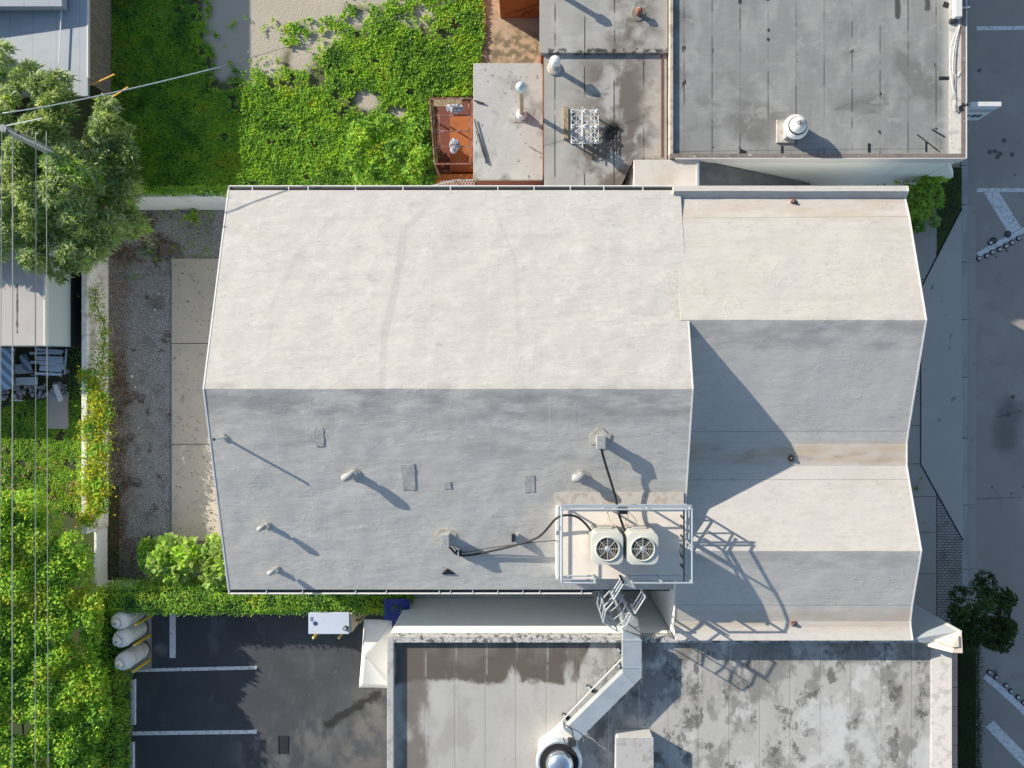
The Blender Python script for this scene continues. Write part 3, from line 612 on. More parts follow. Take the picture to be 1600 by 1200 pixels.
MB().box((4.95, 8.5, 3.605), (5.0, 12.3, 3.63)).build('flashing', brick, ab); MB().box((.58, 7.9, 3.3), (.595, 12.3, 3.59)).build('edge_board', orange, ab)
lb = thing('lean_to_room', 'low room with pale mildewed slab roof beside the rusty cage', 'building')
MB().box((-2.02, 7.95, -.02), (.57, 12.3, 2.66)).build('wall', brick, lb)
MB().box((-2.09, 7.9, 2.66), (.575, 12.36, 2.8)).build('roof', M_low, lb, bevel=.015)
sw_ = thing('stair_annex', 'small white flat-topped annex with dark sloping lean-to, between the two largest roofs', 'annex')
MB().box((3.92, 7.0, -.02), (6.2, 8.3, 3.72)).build('wall', wall_white, sw_)
MB().box((3.9, 7.0, 3.72), (6.26, 8.325, 3.86)).build('roof', mat('annex_roof_coating', (.60, .55, .49), .85, layers=[((.48, .41, .33), 1.5, 5, .45, .7, .6, 1)]), sw_, bevel=.01)
MB().prism([Vector((6.27, 8.32, 3.78)), Vector((6.27, 7.1, 3.78)), Vector((11.6, 7.1, .8)), Vector((11.6, 8.32, .8))], .12).build('sloping_roof', mat('dark_slate_felt', (.12, .125, .13), .9, layers=[((.19, .19, .2), 2, 5, .45, .7, .6, 1)]), sw_)
MB().box((6.21, 7.0, 3.7), (6.29, 8.325, 3.90)).build('edge_trim', galv, sw_)
bx = thing('planter_box', 'beige slatted timber box against the white alley wall', 'box', (12.1, 8.0, 0))
g = MB(); [g.box((11.2, 7.55 + i * .15, .35), (13.0, 7.67 + i * .15, .42)) for i in range(5)]; g.build('slat_top', wall_cream, bx)
MB().box((11.25, 7.57, 0), (12.95, 8.25, .348)).build('body', wall_tan, bx)

# orange shed + cage
sh = thing('orange_shed', 'orange painted shed at the top edge beside the patio', 'shed')
p0, p1 = K(782, 28), K(843.5, 28)
MB().box((p0.x, p0.y, 0), (p1.x - .02, 20, 1.9)).build('wall', orange, sh)
MB().box((p0.x - .05, p0.y - .0, 1.9), (p1.x - .02, 20, 1.96)).build('roof', rust, sh)
g = MB(); g.tube([K(815, 26, .2), K(822, 18, .7), K(826, 22, .5), K(832, 16, .9)], .02, 6); g.tube([K(785, 25, .3), K(843, 6, 1.2)], .012, 5); g.build('loose_cable', black, sh)
# ================================================================ ROOF VENTS ON THE SOUTH SLOPE
flash_m = mat('flashing_coating', (.46, .43, .385), .85, layers=[((.34, .28, .22), 5, 5, .45, .65, .7, 1)])
def base_patch(c, r, parent):
    g = MB(); n = 14; ring = []
    for k in range(n):
        a = 2 * math.pi * k / n; x = c.x + r * (1 + .5 * noise.noise(Vector((k * 1.7, c.x, 0)))) * math.cos(a); y = c.y + r * (.9 + .5 * noise.noise(Vector((k * 1.3, c.y, 4)))) * math.sin(a)
        ring.append(Vector((x, y, interp(PM, y) + .03)))
    g.prism(ring, .03); return g.build('flashing', flash_m, parent)
dull = mat('dull_coated_metal', (.36, .37, .36), .75, layers=[((.28, .26, .22), 7, 6, .5, .66, .7, 1), ((.55, .55, .53), 11, 4, .55, .7, .6, 3)])
def gooseneck(x, y, h, r, label, yaw=R(200)):
    c = KP(x, y, PM); t = thing('roof_vent', label, 'vent', c, 'vents on the grey slope')
    base_patch(c, r * 1.8, t)
    MB().lathe(c - Vector((0, 0, .1)), [(r * 1.25, 0), (r * 1.2, .14), (r, .2), (r, h * .75)], 18).build('neck', dull, t, smooth=True, autosmooth=40)
    d = Vector((math.cos(yaw), math.sin(yaw), 0)); pts = []
    for k in range(9):
        a = math.pi * k / 8 * .8
        pts.append(c + Vector((0, 0, h * .7)) + d * (r * .95) * (1 - math.cos(a)) + Vector((0, 0, 1)) * (h * .3) * math.sin(a))
    MB().tube(pts, r * .98, 16).build('hood', dull, t, smooth=True, autosmooth=45)
    return t
gooseneck(553, 741, .40, .14, 'widest galvanised gooseneck vent, mid grey slope with a dark felt patch to its right')
gooseneck(418, 821, .40, .095, 'small gooseneck vent in the middle of the three near the left roof edge')
gooseneck(432, 890, .33, .09, 'lowest small gooseneck vent, nearest the bottom left roof corner')
gooseneck(908, 745, .40, .15, 'gooseneck vent just below and left of the upper cable box vent', R(180))
def boxvent(x, y, h, label):
    c = KP(x, y, PM); t = thing('cable_hood', label, 'vent', c, 'cable hoods on the grey slope')
    base_patch(c, .36, t); a = .13
    MB().box((c.x - a, c.y - a, c.z - .1), (c.x + a, c.y + a, c.z + h * .7)).build('box_base', galv, t, bevel=.01)
    MB().prism([c + Vector((-a - .02, a + .02, h)), c + Vector((a + .02, a + .02, h)), c + Vector((a + .02, -a * 2.3, h * .86)), c + Vector((-a - .02, -a * 2.3, h * .86))], .16).build('hood', dull, t, bevel=.01)
    return c
v5 = boxvent(937, 686, .52, 'upper boxed cable hood with a straight black line running to the air conditioners')
v7 = boxvent(697, 838, .50, 'lower boxed cable hood with a curved black line leaving it')
c = KP(350, 684, PM); t = thing('vent_pipe', 'thin white vent pipe casting a long shadow at the left roof edge', 'pipe', c)
MB().tube([c - Vector((0, 0, .1)), c + Vector((0, 0, .76))], .045, 10).build('pipe', whitemetal, t, smooth=True, autosmooth=40); base_patch(c, .13, t)
MB().tube([c + Vector((0, 0, .75)), c + Vector((0, 0, .77))], .052, 10).build('rim', steel_dk, t)
def smoothpts(pts, n=6):
    out = []; p = [pts[0]] + pts + [pts[-1]]
    for i in range(1, len(p) - 2):
        for k in range(n):
            t = k / n; out.append(.5 * ((2 * p[i]) + (p[i + 1] - p[i - 1]) * t + (2 * p[i - 1] - 5 * p[i] + 4 * p[i + 1] - p[i + 2]) * t * t + (3 * p[i] - p[i - 1] - 3 * p[i + 1] + p[i + 2]) * t ** 3))
    return out + [pts[-1]]
# insulated lines
ln = smoothpts([v5 + Vector((0, -.25, .42)), KP(943, 720, PM, .42), KP(958, 770, PM, .5), K(966, 800, 6.1), K(978, 834, 6.2)])
MB().tube(ln, .042, 8).build('refrigerant_line', black, smooth=True, origin=ln[0], label='straight black insulated line hanging from the upper cable hood to the right condenser', cat='cable')
ln = smoothpts([v7 + Vector((0, -.2, .4)), KP(704, 854, PM, .16), KP(716, 866, PM, .1), KP(735, 866, PM, .12), KP(765, 860, PM, .16), KP(805, 849, PM, .3), KP(842, 834, PM, .45), K(868, 811, 6.0), K(884, 805, 6.15), K(902, 808, 6.15), K(918, 822, 6.15), K(928, 838, 6.1)])
MB().tube(ln, .04, 8).build('refrigerant_line', black, smooth=True, origin=ln[0], label='curved black insulated line snaking from the lower cable hood to the left condenser', cat='cable')
ln = smoothpts([v7 + Vector((.02, -.2, .36)), KP(708, 852, PM, .1), KP(722, 862, PM, .1), KP(765, 855, PM, .14), KP(820, 846, PM, .3), KP(868, 839, PM, .55)])
MB().tube(ln, .015, 6).build('thin_conduit', steel_dk, smooth=True, origin=ln[0], label='thin grey conduit running alongside the curved black line', cat='cable')
c = KP(805, 843, PM); t = thing('line_support', 'small black clamp block holding up the curved black line', 'support', c)
MB().box((c.x - .12, c.y - .03, c.z - .03), (c.x - .02, c.y + .22, c.z + .3)).build('post', black, t); MB().box((c.x, c.y - .03, c.z - .03), (c.x + .12, c.y + .22, c.z + .22)).build('post', galv, t)
c = KP(717, 863, PM); t = thing('line_clamp', 'black clamp at the tight bend of the curved black line', 'clamp', c)
MB().box((c.x - .1, c.y - .06, c.z - .02), (c.x + .08, c.y + .1, c.z + .14)).build('block', black, t, bevel=.01)
MB().box((c.x - .03, c.y - .1, c.z + .14), (c.x + .02, c.y + .13, c.z + .17)).build('strap', galv, t)

# ================================================================ EQUIPMENT DECK WITH RAILING
DZ = 5.6
dk = thing('equipment_deck', 'raised white equipment deck with pipe railing around it', 'platform', (3.2, -5.3, DZ))
deckm = mat('deck_coating', (.74, .68, .60), .85, layers=[((.62, .54, .46), 1.6, 5, .45, .7, .6, 1)], bump=[(3, 4, .4, .015)])
a, b = K(871, 790, DZ), K(1074, 905, DZ)
MB().prism([Vector((a.x, a.y, DZ)), Vector((b.x, a.y, DZ)), Vector((b.x, b.y, DZ)), Vector((a.x, b.y, DZ))], zb=4.75).build('deck', deckm, dk, bevel=.02)
MB().box((a.x - .05, b.y, 4.8), (a.x + .06, a.y, DZ + .06)).build('edge_kerb', trim, dk, bevel=.02)
MB().prism([Vector((a.x - .1, a.y + .45, interp(PM, a.y + .45) + .03)), Vector((5.35, a.y + .45, interp(PM, a.y + .45) + .03)), Vector((5.35, a.y, DZ + .02)), Vector((a.x - .1, a.y, DZ + .02))], .06).build('cant', flash_m, dk)
rx0, rx1, ry0, ry1, RZ = K(878, 0, 6.63).x, K(1081.5, 0, 6.63).x, K(0, 911, 6.63).y, K(0, 796, 6.63).y, 6.63
hx0, hx1 = K(930, 0, 6.63).x, K(988, 0, 6.63).x
rails = [((rx0, ry1), (rx1, ry1)), ((rx0, ry0), (rx0, ry1)), ((rx1, ry0), (rx1, ry1)), ((rx0, ry0), (hx0, ry0)), ((hx1, ry0), (rx1, ry0))]
for z, r in ((RZ, .032), (RZ - .42, .026), (5.75, .03)):
    g = MB()
    for p, q in rails: g.tube([(*p, z), (*q, z)], r, 8)
    g.build('rail', alu, dk, smooth=True, autosmooth=40)
for px_, py_ in [(rx0, ry1), (rx0 + 1.42, ry1), (rx0 + 2.84, ry1), (rx1, ry1), (rx0, ry0), (hx0, ry0), (hx1, ry0), (rx1, ry0), (rx1, (ry0 + ry1) / 2), ((hx1 + rx1) / 2, ry0)]:
    MB().bar((px_, py_, 5.25), (px_, py_, RZ + .03), .055).build('post', alu, dk)
g = MB(); g.bar((rx0, ry1 + .12, 6.62), (rx1, ry1 + .12, 6.62), .07, .03); g.build('toe_channel', galv, dk)
g = MB(); [g.box((rx1 - .24, ry1 - .3 - i * .33, 5.9), (rx1 - .2, ry1 - .38 - i * .33, 6.4)) for i in range(6)]; g.bar((rx1 - .22, ry0, 6.4), (rx1 - .22, ry1, 6.4), .05); g.build('side_rack', steel_dk, dk)
# unistrut with disconnects
c = K(972, 796, 6.2); t = thing('disconnect_switch', 'small grey electrical switch on the upper deck rail with loose conduits', 'switch', c)
MB().box((c.x - .14, c.y - .12, 6.1), (c.x + .16, c.y + .1, 6.45)).build('case', steel_dk, t, bevel=.01)
for q0, q1, q2 in (((.1, -.05), (.22, -.35), (-.3, -.62)), ((-.45, .02), (-.5, -.4), (-.75, -.66)), ((-.55, .02), (-.35, -.45), (-.2, -.75)), ((.18, -.05), (.5, -.4), (.55, -.7))):
    pts = smoothpts([c + Vector((*q0, 0)), c + Vector((*q1, -.25)), c + Vector((*q2, -.2))]); MB().tube(pts, .013, 5).build('conduit', wall_tan, t)
for i, xx in enumerate((925, 980)):
    lab = ('left condenser unit on the deck, its fan blades dark', 'right condenser unit on the deck, beside the shaded half of the deck')[i]
    p = K(xx, 832, 6.870); q = K(xx + 49, 882.5, 6.870); t = thing('condenser_unit', lab, 'air conditioner', ((p.x + q.x) / 2, (p.y + q.y) / 2, DZ), 'condenser units')
    cx, cy = (p.x + q.x) / 2, (p.y + q.y) / 2; hw = (q.x - p.x) / 2; hh = (p.y - q.y) / 2; ch = .12
    out = [(-hw + ch, hh), (hw - ch, hh), (hw, hh - ch), (hw, -hh + ch), (hw - ch, -hh), (-hw + ch, -hh), (-hw, -hh + ch), (-hw, hh - ch)]
    MB().prism([Vector((cx + a_, cy + b_, 6.780)) for a_, b_ in out], zb=DZ + .09).build('casing', cream_en, t)
    lv = MB()
    for k in range(16): lv.prism([Vector((cx + a_ * 1.008, cy + b_ * 1.008, 5.78 + k * .06)) for a_, b_ in out], .02)
    lv.build('louvre', mat('grey_louvre', (.4, .4, .37), .6), t)
    fx, fy, fr = cx + .0, cy - .01, .385
    tp = MB(); n = 32; vs = []; fs = []                    # top plate with round hole
    for k in range(n):
        a_ = 2 * math.pi * k / n; ca, sa = math.cos(a_), math.sin(a_); m_ = min(hw / max(abs(ca), 1e-6), hh / max(abs(sa), 1e-6)); m_ = min(m_, (hw + hh - ch) / (abs(ca) + abs(sa)))
        vs += [(fx + fr * ca, fy + fr * sa, 6.850), (cx + m_ * ca, cy + m_ * sa, 6.830), (cx + m_ * ca, cy + m_ * sa, 6.770), (fx + fr * ca, fy + fr * sa, 6.770)]
    for k in range(n):
        o = 4 * k; e = 4 * ((k + 1) % n); fs += [(o, o + 1, e + 1, e), (o + 1, o + 2, e + 2, e + 1), (o + 3, o, e, e + 3)]
    tp.add(vs, fs).build('top_panel', cream_en, t)
    MB().lathe((fx, fy, 6.785), [(fr - .01, 0), (fr - .01, .004)], 28).build('fan_well', dark, t)
    rg = MB(); rg.tube([(fx + fr * math.cos(2 * math.pi * k / 28), fy + fr * math.sin(2 * math.pi * k / 28), 6.870) for k in range(29)], .022, 6, cap=False)
    rg.build('fan_ring', cream_en, t, smooth=True)
    gd = MB()
    for k in range(4): a_ = math.pi * k / 4; gd.bar((fx - fr * math.cos(a_), fy - fr * math.sin(a_), 6.870), (fx + fr * math.cos(a_), fy + fr * math.sin(a_), 6.870), .014)
    for rr in (.13, .2, .27, .34): gd.tube([(fx + rr * math.cos(2 * math.pi * k / 24), fy + rr * math.sin(2 * math.pi * k / 24), 6.865) for k in range(25)], .004, 4, cap=False)
    gd.build('fan_guard', cream_en, t)
    hb = MB(); hb.lathe((fx, fy, 6.810), [(.09, 0), (.09, .05), (.05, .07)], 16); hb.build('fan_hub', galv, t)
    fb = MB()
    for k in range(3 + i):
        a_ = 2 * math.pi * k / (3 + i) + .9 * i + 1.2; e = .42
        fb.add([(fx + .08 * math.cos(a_ - e), fy + .08 * math.sin(a_ - e), 6.795), (fx + (fr - .03) * math.cos(a_ - e), fy + (fr - .03) * math.sin(a_ - e), 6.795), (fx + (fr - .03) * math.cos(a_), fy + (fr - .03) * math.sin(a_), 6.810), (fx + (fr - .03) * math.cos(a_ + e), fy + (fr - .03) * math.sin(a_ + e), 6.835), (fx + .08 * math.cos(a_ + e), fy + .08 * math.sin(a_ + e), 6.835)], [(0, 1, 2, 3, 4)])
    fb.build('fan_blade', mat('fan_blade_metal', (.10, .105, .11), .5, .3), t)
    for sx_ in (-1, 1):
        MB().box((cx + sx_ * hw * .7 - .06, cy - hh, DZ + .005), (cx + sx_ * hw * .7 + .06, cy + hh, DZ + .09)).build('foot_rail', black, t)
    MB().box((cx - .26, cy + hh + .003, 6.0), (cx + .22, cy + hh + .06, 6.3)).build('service_panel', mat('grey_louvre', (.4, .4, .37)), t, bevel=.01)
c = K(977, 856, 5.9); MB().box((c.x - .08, c.y - .25, 5.601), (c.x + .1, c.y + .22, 6.15)).box((c.x - .1, c.y - .28, 6.15), (c.x + .12, c.y + .25, 6.18)).build('junction_box', steel_dk, origin=c, bevel=.01, label='narrow dark junction box between the two condenser units', cat='box')

# caged ladder in the alley with a guard at its head
ld = thing('caged_ladder', 'steel caged ladder rising from the alley to the equipment deck', 'ladder', (2.9, -7.7, 0))
cx, cy, ca_ = 2.95, -7.62, R(-32)
def rot(u, v): return (cx + u * math.cos(ca_) - v * math.sin(ca_), cy + u * math.sin(ca_) + v * math.cos(ca_))
hexp = [(-.36, .34), (-.42, -.05), (-.28, -.42), (.28, -.42), (.42, -.05), (.36, .34)]
for z in (2.6, 3.5, 4.4, 5.3, 6.05, 6.5):
    MB().tube([(*rot(u, v), z) for u, v in hexp], .024, 6).build('cage_hoop', alu, ld)
for u, v in hexp[1:5] + [(0, -.42)]:
    MB().bar((*rot(u, v), 2.6), (*rot(u, v), 6.5), .045, .012).build('cage_bar', alu, ld)
for u in (-.25, .25): MB().bar((*rot(u, .34), 0), (*rot(u, .34), 6.75), .06, .03).build('stile', alu, ld)
g = MB(); z = .3
while z < 5.7: g.tube([(*rot(-.25, .34), z), (*rot(.25, .34), z)], .014, 6); z += .3
g.build('rung', alu, ld)
for (u0, v0), (u1, v1) in (((-.42, .42), (-.42, 1.05)), ((.42, .42), (.42, 1.05)), ((-.42, 1.05), (-.05, 1.12))):
    g = MB()
    for z in (5.95, 6.3, 6.62): g.tube([(*rot(u0, v0), z), (*rot(u1, v1), z)], .024, 6)
    for q in ((u0, v0), (u1, v1)): g.bar((*rot(*q), 5.6), (*rot(*q), 6.64), .045)
    g.build('gate_rail', alu, ld)

# ================================================================ DUCT AND EXHAUST FAN ON THE SOUTH ROOF
dt = thing('exhaust_duct', 'bent rectangular galvanised duct crossing the stained roof', 'duct', K(990, 1040, 4.35))
zt, zb_ = 5.05, 4.70
def duct(px, name='duct_section', zt=zt, zb_=zb_): return MB().prism([K(x, y, zt) for x, y in px], zb=zb_).build(name, galv, dt, bevel=.006)
duct([(973, 1001), (1002.5, 1001), (1002.5, 1043), (973, 1043)])
duct([(973, 1043.3), (1002.5, 1043.3), (1001.5, 1060), (991, 1069), (974, 1050)])
duct([(973.3, 1050.5), (990.5, 1069.5), (903, 1158), (884, 1138)])
duct([(973.5, 985), (1000, 996), (1002, 1000.7), (973, 1000.7)], zt=5.0)
p = K(975, 986, 5.0); q = K(1001, 999, 5.0)
MB().prism([Vector((p.x, p.y + .02, 4.95)), Vector((q.x, p.y - .15, 4.95)), Vector((q.x, p.y + .28, 4.2)), Vector((p.x + .05, p.y + .3, 4.2))], zb=.6).build('riser', galv, dt)
g = MB()
for x0_, y0_, x1_, y1_ in ((972, 1001, 1003.5, 1001), (972, 1043.2, 1003.5, 1043.2), (973.5, 1050.3, 991, 1069.5), (883.5, 1138, 903, 1158.5)):
    g.bar(K(x0_, y0_, zt), K(x1_, y1_, zt), .025, .03)
g.build('flange', galv, dt)
for x, y in ((1001, 1062), (996, 1070), (916, 1147), (911, 1151), (976, 1028), (1000, 1028)):
    c = K(x, y, 4.35); MB().bar(c, c + Vector((0, 0, .38)), .03).build('support_leg', galv, dt)
fn = thing('exhaust_fan', 'large round exhaust fan with silver dome at the lower end of the duct', 'fan', K(873, 1190, 4.35))
c = K(873, 1188, 4.9)
MB().prism([K(842, 1166, 4.85), K(880, 1138, 4.85), K(903, 1158, 4.85), K(905, 1190, 4.85), K(890, 1215, 4.85), K(850, 1215, 4.85), K(840, 1190, 4.85)], zb=4.35).build('housing', whitemetal, fn, bevel=.02)
MB().lathe(c, [(.80, -.05), (.82, .08), (.74, .16)], 36).build('rim', galv, fn, smooth=True, autosmooth=40)
MB().lathe(c + Vector((0, 0, .165)), [(.68, 0), (.68, .012)], 32).build('throat', dark, fn)
MB().lathe(c + Vector((0.02, 0, .18)), [(.5, 0), (.5, .12), (.44, .3), (.3, .42), (.12, .48), (.02, .49)], 32).build('dome', mat('polished_dome', (.62, .68, .74), .18, .9), fn, smooth=True)
g = MB(); g.tube(smoothpts([K(884, 1133, 5.0), K(893, 1140, 5.2), K(895, 1152, 5.2), K(888, 1158, 5.1)]), .02, 6); g.tube([K(880, 1152, 5.1), K(884, 1164, 5.1), K(893, 1168, 5.1)], .015, 6); g.build('flex_conduit', black, fn)
c = K(894, 1160, 5.0); MB().box((c.x - .15, c.y - .08, 4.86), (c.x + .12, c.y + .12, 5.15)).build('switch_box', steel_dk, fn, bevel=.01)
un = thing('rooftop_unit', 'plain grey metal rooftop box unit at the bottom edge, right of the exhaust fan', 'air conditioner', K(992, 1180, 4.35))
MB().prism([K(963, 1156, 5.0), K(966, 1153, 5.0), K(1020, 1153, 5.0), K(1021, 1157, 5.0), K(1021, 1225, 5.0), K(963, 1225, 5.0)], zb=4.36).build('casing', mat('unit_grey', (.47, .46, .44), .6), un, bevel=.015)
MB().prism([K(962.5, 1152.5, 5.03), K(1021.5, 1152.5, 5.03), K(1021.5, 1226, 5.03), K(962.5, 1226, 5.03)], .026).build('lid', parapet_pale, un, bevel=.01)
cd = thing('conduit_run', 'thin white conduit on small black blocks beside the duct', 'conduit', K(930, 1075, 4.5))
MB().tube([K(973, 1028, 4.5), K(925, 1077, 4.5), K(882, 1122, 4.5), K(850, 1158, 4.5)], .018, 6).build('pipe', whitemetal, cd)
for x, y in ((968, 1016), (968, 1040), (922, 1075), (884, 1119)):
    c = K(x, y, 4.35); d = Vector((.62, -.6, 0)).normalized() * .16
    MB().bar(c - d + Vector((0, 0, .06)), c + d + Vector((0, 0, .06)), .09, .11).build('block', black, cd)
    MB().bar(c - d * .9 + Vector((0, 0, .13)), c + Vector((0, 0, .13)), .1, .03).build('strap', galv, cd)

# ================================================================ THINGS ON THE NORTH ROOFS
c = K(1236, 206, 3.86); t = thing('mushroom_fan', 'round white mushroom fan on the largest grey felt roof', 'fan', c)
MB().box((c.x - .55, c.y - .42, 3.85), (c.x + .1, c.y + .42, 3.93)).build('kerb_plate', flash_m, t, bevel=.01)
MB().box((c.x - .3, c.y - .3, 3.93), (c.x + .3, c.y + .3, 4.2)).build('kerb', galv, t)
MB().lathe(c + Vector((0, 0, .34)), [(.2, 0), (.43, .1), (.45, .16), (.38, .27), (.33, .3)], 30).build('bowl', whitemetal, t, smooth=True, autosmooth=50)
MB().lathe(c + Vector((0, 0, .64)), [(.34, 0), (.34, .02)], 28).build('gap_ring', dark, t)
MB().lathe(c + Vector((0, 0, .66)), [(.3, 0), (.3, .05), (.24, .17), (.12, .23), (.02, .24)], 26).build('cap', whitemetal, t, smooth=True, autosmooth=50)
g = MB()
for dx, dy in ((.03, .05), (.14, .0), (.04, -.05), (-.06, .02)): g.tube([(c.x + dx + .06 * math.cos(a_ * .785), c.y + dy + .06 * math.sin(a_ * .785), 4.77) for a_ in range(9)], .008, 4, cap=False)
g.build('wire_handle', black, t)
# rack
c = K(915, 198, 3.6); t = thing('lattice_rack', 'white lattice equipment rack with round sockets on the stained annex roof', 'rack', c)
zt = 3.98; x0_, y1_ = K(892.5, 0, zt).x, K(0, 172, zt).y; x1_, y0_ = K(935, 0, zt).x, K(0, 224, zt).y
xm = x0_ + (x1_ - x0_) * .39; g = MB(); wht = whitemetal
for (xa, xb) in ((x0_, xm - .02), (xm + .06, x1_)):
    nx = 1 if xa == x0_ else 2
    for i in range(nx + 1): x = xa + (xb - xa) * i / nx; g.bar((x, y0_, zt), (x, y1_, zt), .022)
    for j in range(5):
        y = y0_ + (y1_ - y0_) * j / 4; g.bar((xa, y, zt), (xb, y, zt), .02) if j in (0, 2, 4) else None
    for i in range(nx):
        u0, u1 = xa + (xb - xa) * i / nx, xa + (xb - xa) * (i + 1) / nx
        g.bar(((u0 + u1) / 2, y0_, zt), ((u0 + u1) / 2, y1_, zt), .016)
        for j in range(4):
            va, vb = y0_ + (y1_ - y0_) * j / 4, y0_ + (y1_ - y0_) * (j + 1) / 4; g.bar((u0, va, zt), (u1, vb, zt), .018); g.bar((u1, va, zt), (u0, vb, zt), .018)
g.build('lattice', wht, t)
for x in (x0_ + .05, xm + .12, x1_ - .05):
    for y in (y0_ + .05, (y0_ + y1_) / 2, y1_ - .05):
        s = MB().lathe((x, y, zt), [(.07, -.02), (.07, .05), (.045, .06)], 14).build('socket', wht, t); MB().lathe((x, y, zt + .062), [(.03, 0), (.03, .004)], 10).build('socket_hole', dark, s)
MB().bar((xm + .02, y0_ - .16, zt + .03), (xm + .02, y1_ + .12, zt + .03), .03).build('centre_bar', wht, t)
for x in (x0_ + .1, x1_ - .1):
    for y in (y0_ + .1, y1_ - .1): MB().bar((x, y, 3.6), (x, y, zt - .02), .05).build('leg', black, t)
c = K(884, 193, 3.6); MB().bar((c.x, K(0, 168, 3.65).y, 3.69), (c.x, K(0, 218, 3.65).y, 3.69), .18, .16).build('timber_sleeper', wood2, origin=c, bevel=.01, label='rotten timber sleeper left of the white lattice rack', cat='timber')
# flues
c = K(866, 107, 3.6); t = thing('capped_flue', 'short flue with round white cap on the annex roof', 'flue', c)
MB().lathe(c, [(.26, 0), (.26, .05), (.2, .09)], 20).build('flashing', flash_m, t, smooth=True, autosmooth=40)
MB().tube([c, c + Vector((0, 0, .62))], .10, 14).build('pipe', galv, t, smooth=True, autosmooth=40)
MB().lathe(c + Vector((.01, 0, .58)), [(.21, 0), (.2, .05), (.1, .15), (.01, .17)], 12).build('cap', whitemetal, t)
c = K(815, 180, 2.8); t = thing('tall_flue', 'tall ball-topped flue pipe on the pale mildewed slab', 'flue', c)
MB().prism([c + Vector((-.3, -.28, .02)), c + Vector((.2, -.28, .02)), c + Vector((.12, .14, .12)), c + Vector((-.2, .14, .12))], .12).build('flashing', flash_m, t)
MB().lathe(c, [(.22, 0), (.2, .12), (.14, .24)], 18).build('collar', whitemetal, t, smooth=True, autosmooth=40)
MB().tube([c, c + Vector((0, 0, 2.45))], .085, 14).build('pipe', mat('aged_pipe', (.42, .36, .25), .6, layers=[((.28, .18, .1), 3, 4, .45, .7, .6, 1)]), t, smooth=True, autosmooth=40)
MB().lathe(c + Vector((0, 0, 2.35)), [(.1, 0), (.185, .1), (.2, .2), (.16, .32), (.06, .39), (.01, .4)], 20).build('ball_cap', galv, t, smooth=True)
c = K(997, 22, 3.74); t = thing('rusty_vent', 'small rusty roof vent on a round stain at the top of the annex roof', 'vent', c)
MB().lathe(c, [(.27, 0), (.25, .03)], 20).build('flashing', mat('stain_flash', (.2, .18, .15)), t); MB().lathe(c, [(.1, 0), (.1, .22), (.15, .24), (.05, .32)], 14).build('pipe', rust, t)
c = K(870, 2, 3.74); t = thing('dark_stack', 'dark metal stack cut off by the top edge of the annex roof', 'flue', c)
MB().tube([c + Vector((-.3, .5, 0)), c + Vector((-.3, .5, .9))], .1, 12).build('pipe', steel_dk, t); MB().lathe(c + Vector((-.3, .5, .85)), [(.18, 0), (.15, .12), (.02, .2)], 14).build('cap', steel_dk, t)
# loose rods on the slab
g = MB(); p = K(741, 186, 2.86); g.tube([p, K(761, 255, 2.86)], .022, 6); g.tube([K(744, 205, 2.84), K(760, 255, 2.84)], .015, 6)
g.build('metal_rod', steel_dk, origin=p, label='long dark rods lying on the pale slab next to the cage', cat='rod')
p = K(741, 157, 2.86); MB().tube([p, K(757, 162, 2.84)], .03, 6).build('metal_rod', steel_dk, origin=p, label='short dark rod on the slab at the upper corner of the cage', cat='rod')
p = K(826, 228, 2.82); MB().tube([p, K(846, 240, 2.82)], .012, 5).build('twig', bark, origin=p, label='thin dark twig lying on the pale slab', cat='twig')

# rusty cage
cg = thing('rusty_cage', 'open rusty steel frame enclosure with orange inside, beside the lawn', 'cage', K(710, 210))
ZC = 2.6; q = lambda x, y, z=ZC: K(x, y, z)
MB().prism([K(683, 158, .03), K(741, 158, .03), K(741, 270, .03), K(683, 270, .03)], .03).build('floor', brick, cg)
MB().prism([K(703, 182, .5), K(740, 182, .5), K(740, 268, .5), K(703, 268, .5)], .4).build('counter', orange, cg)
MB().prism([K(676, 155, 1.9), K(722, 155, 1.9), K(722, 166, 1.9), K(676, 166, 1.9)], .04).build('shelf', wood2, cg)
MB().prism([K(680, 272, .9), K(739.5, 272, .9), K(739.5, 283, .9), K(680, 283, .9)], zb=.04).build('low_wall', orange, cg)
cor = {'a': (671.5, 154), 'b': (738, 154), 'c': (738, 256), 'd': (679, 256)}
g = MB()
for u, v in ((cor['a'], cor['b']), (cor['b'], cor['c']), (cor['c'], cor['d']), (cor['d'], cor['a'])): g.bar(q(*u), q(*v), .05)
g.build('top_frame', rust, cg)
for (x0_, y0_), (x1_, y1_) in (((678, 180), (733, 180)), ((679, 205), (733, 205)), ((680, 229), (733, 229)), ((676, 157), (683, 253)), ((732, 157), (734.5, 254)), ((686, 182), (688, 232))):
    MB().bar(q(x0_, y0_, 2.5), q(x1_, y1_, 2.5), .045).build('cross_bar', rust, cg)
for u in cor.values(): p = q(*u); MB().bar((p.x, p.y, 0), p, .05).build('post', rust, cg)
clothm = mat('grey_cloth', (.5, .48, .52), .9, layers=[((.2, .19, .22), 16, 4, .48, .6, .8, 1)], bump=[(9, 5, 1, .06)])
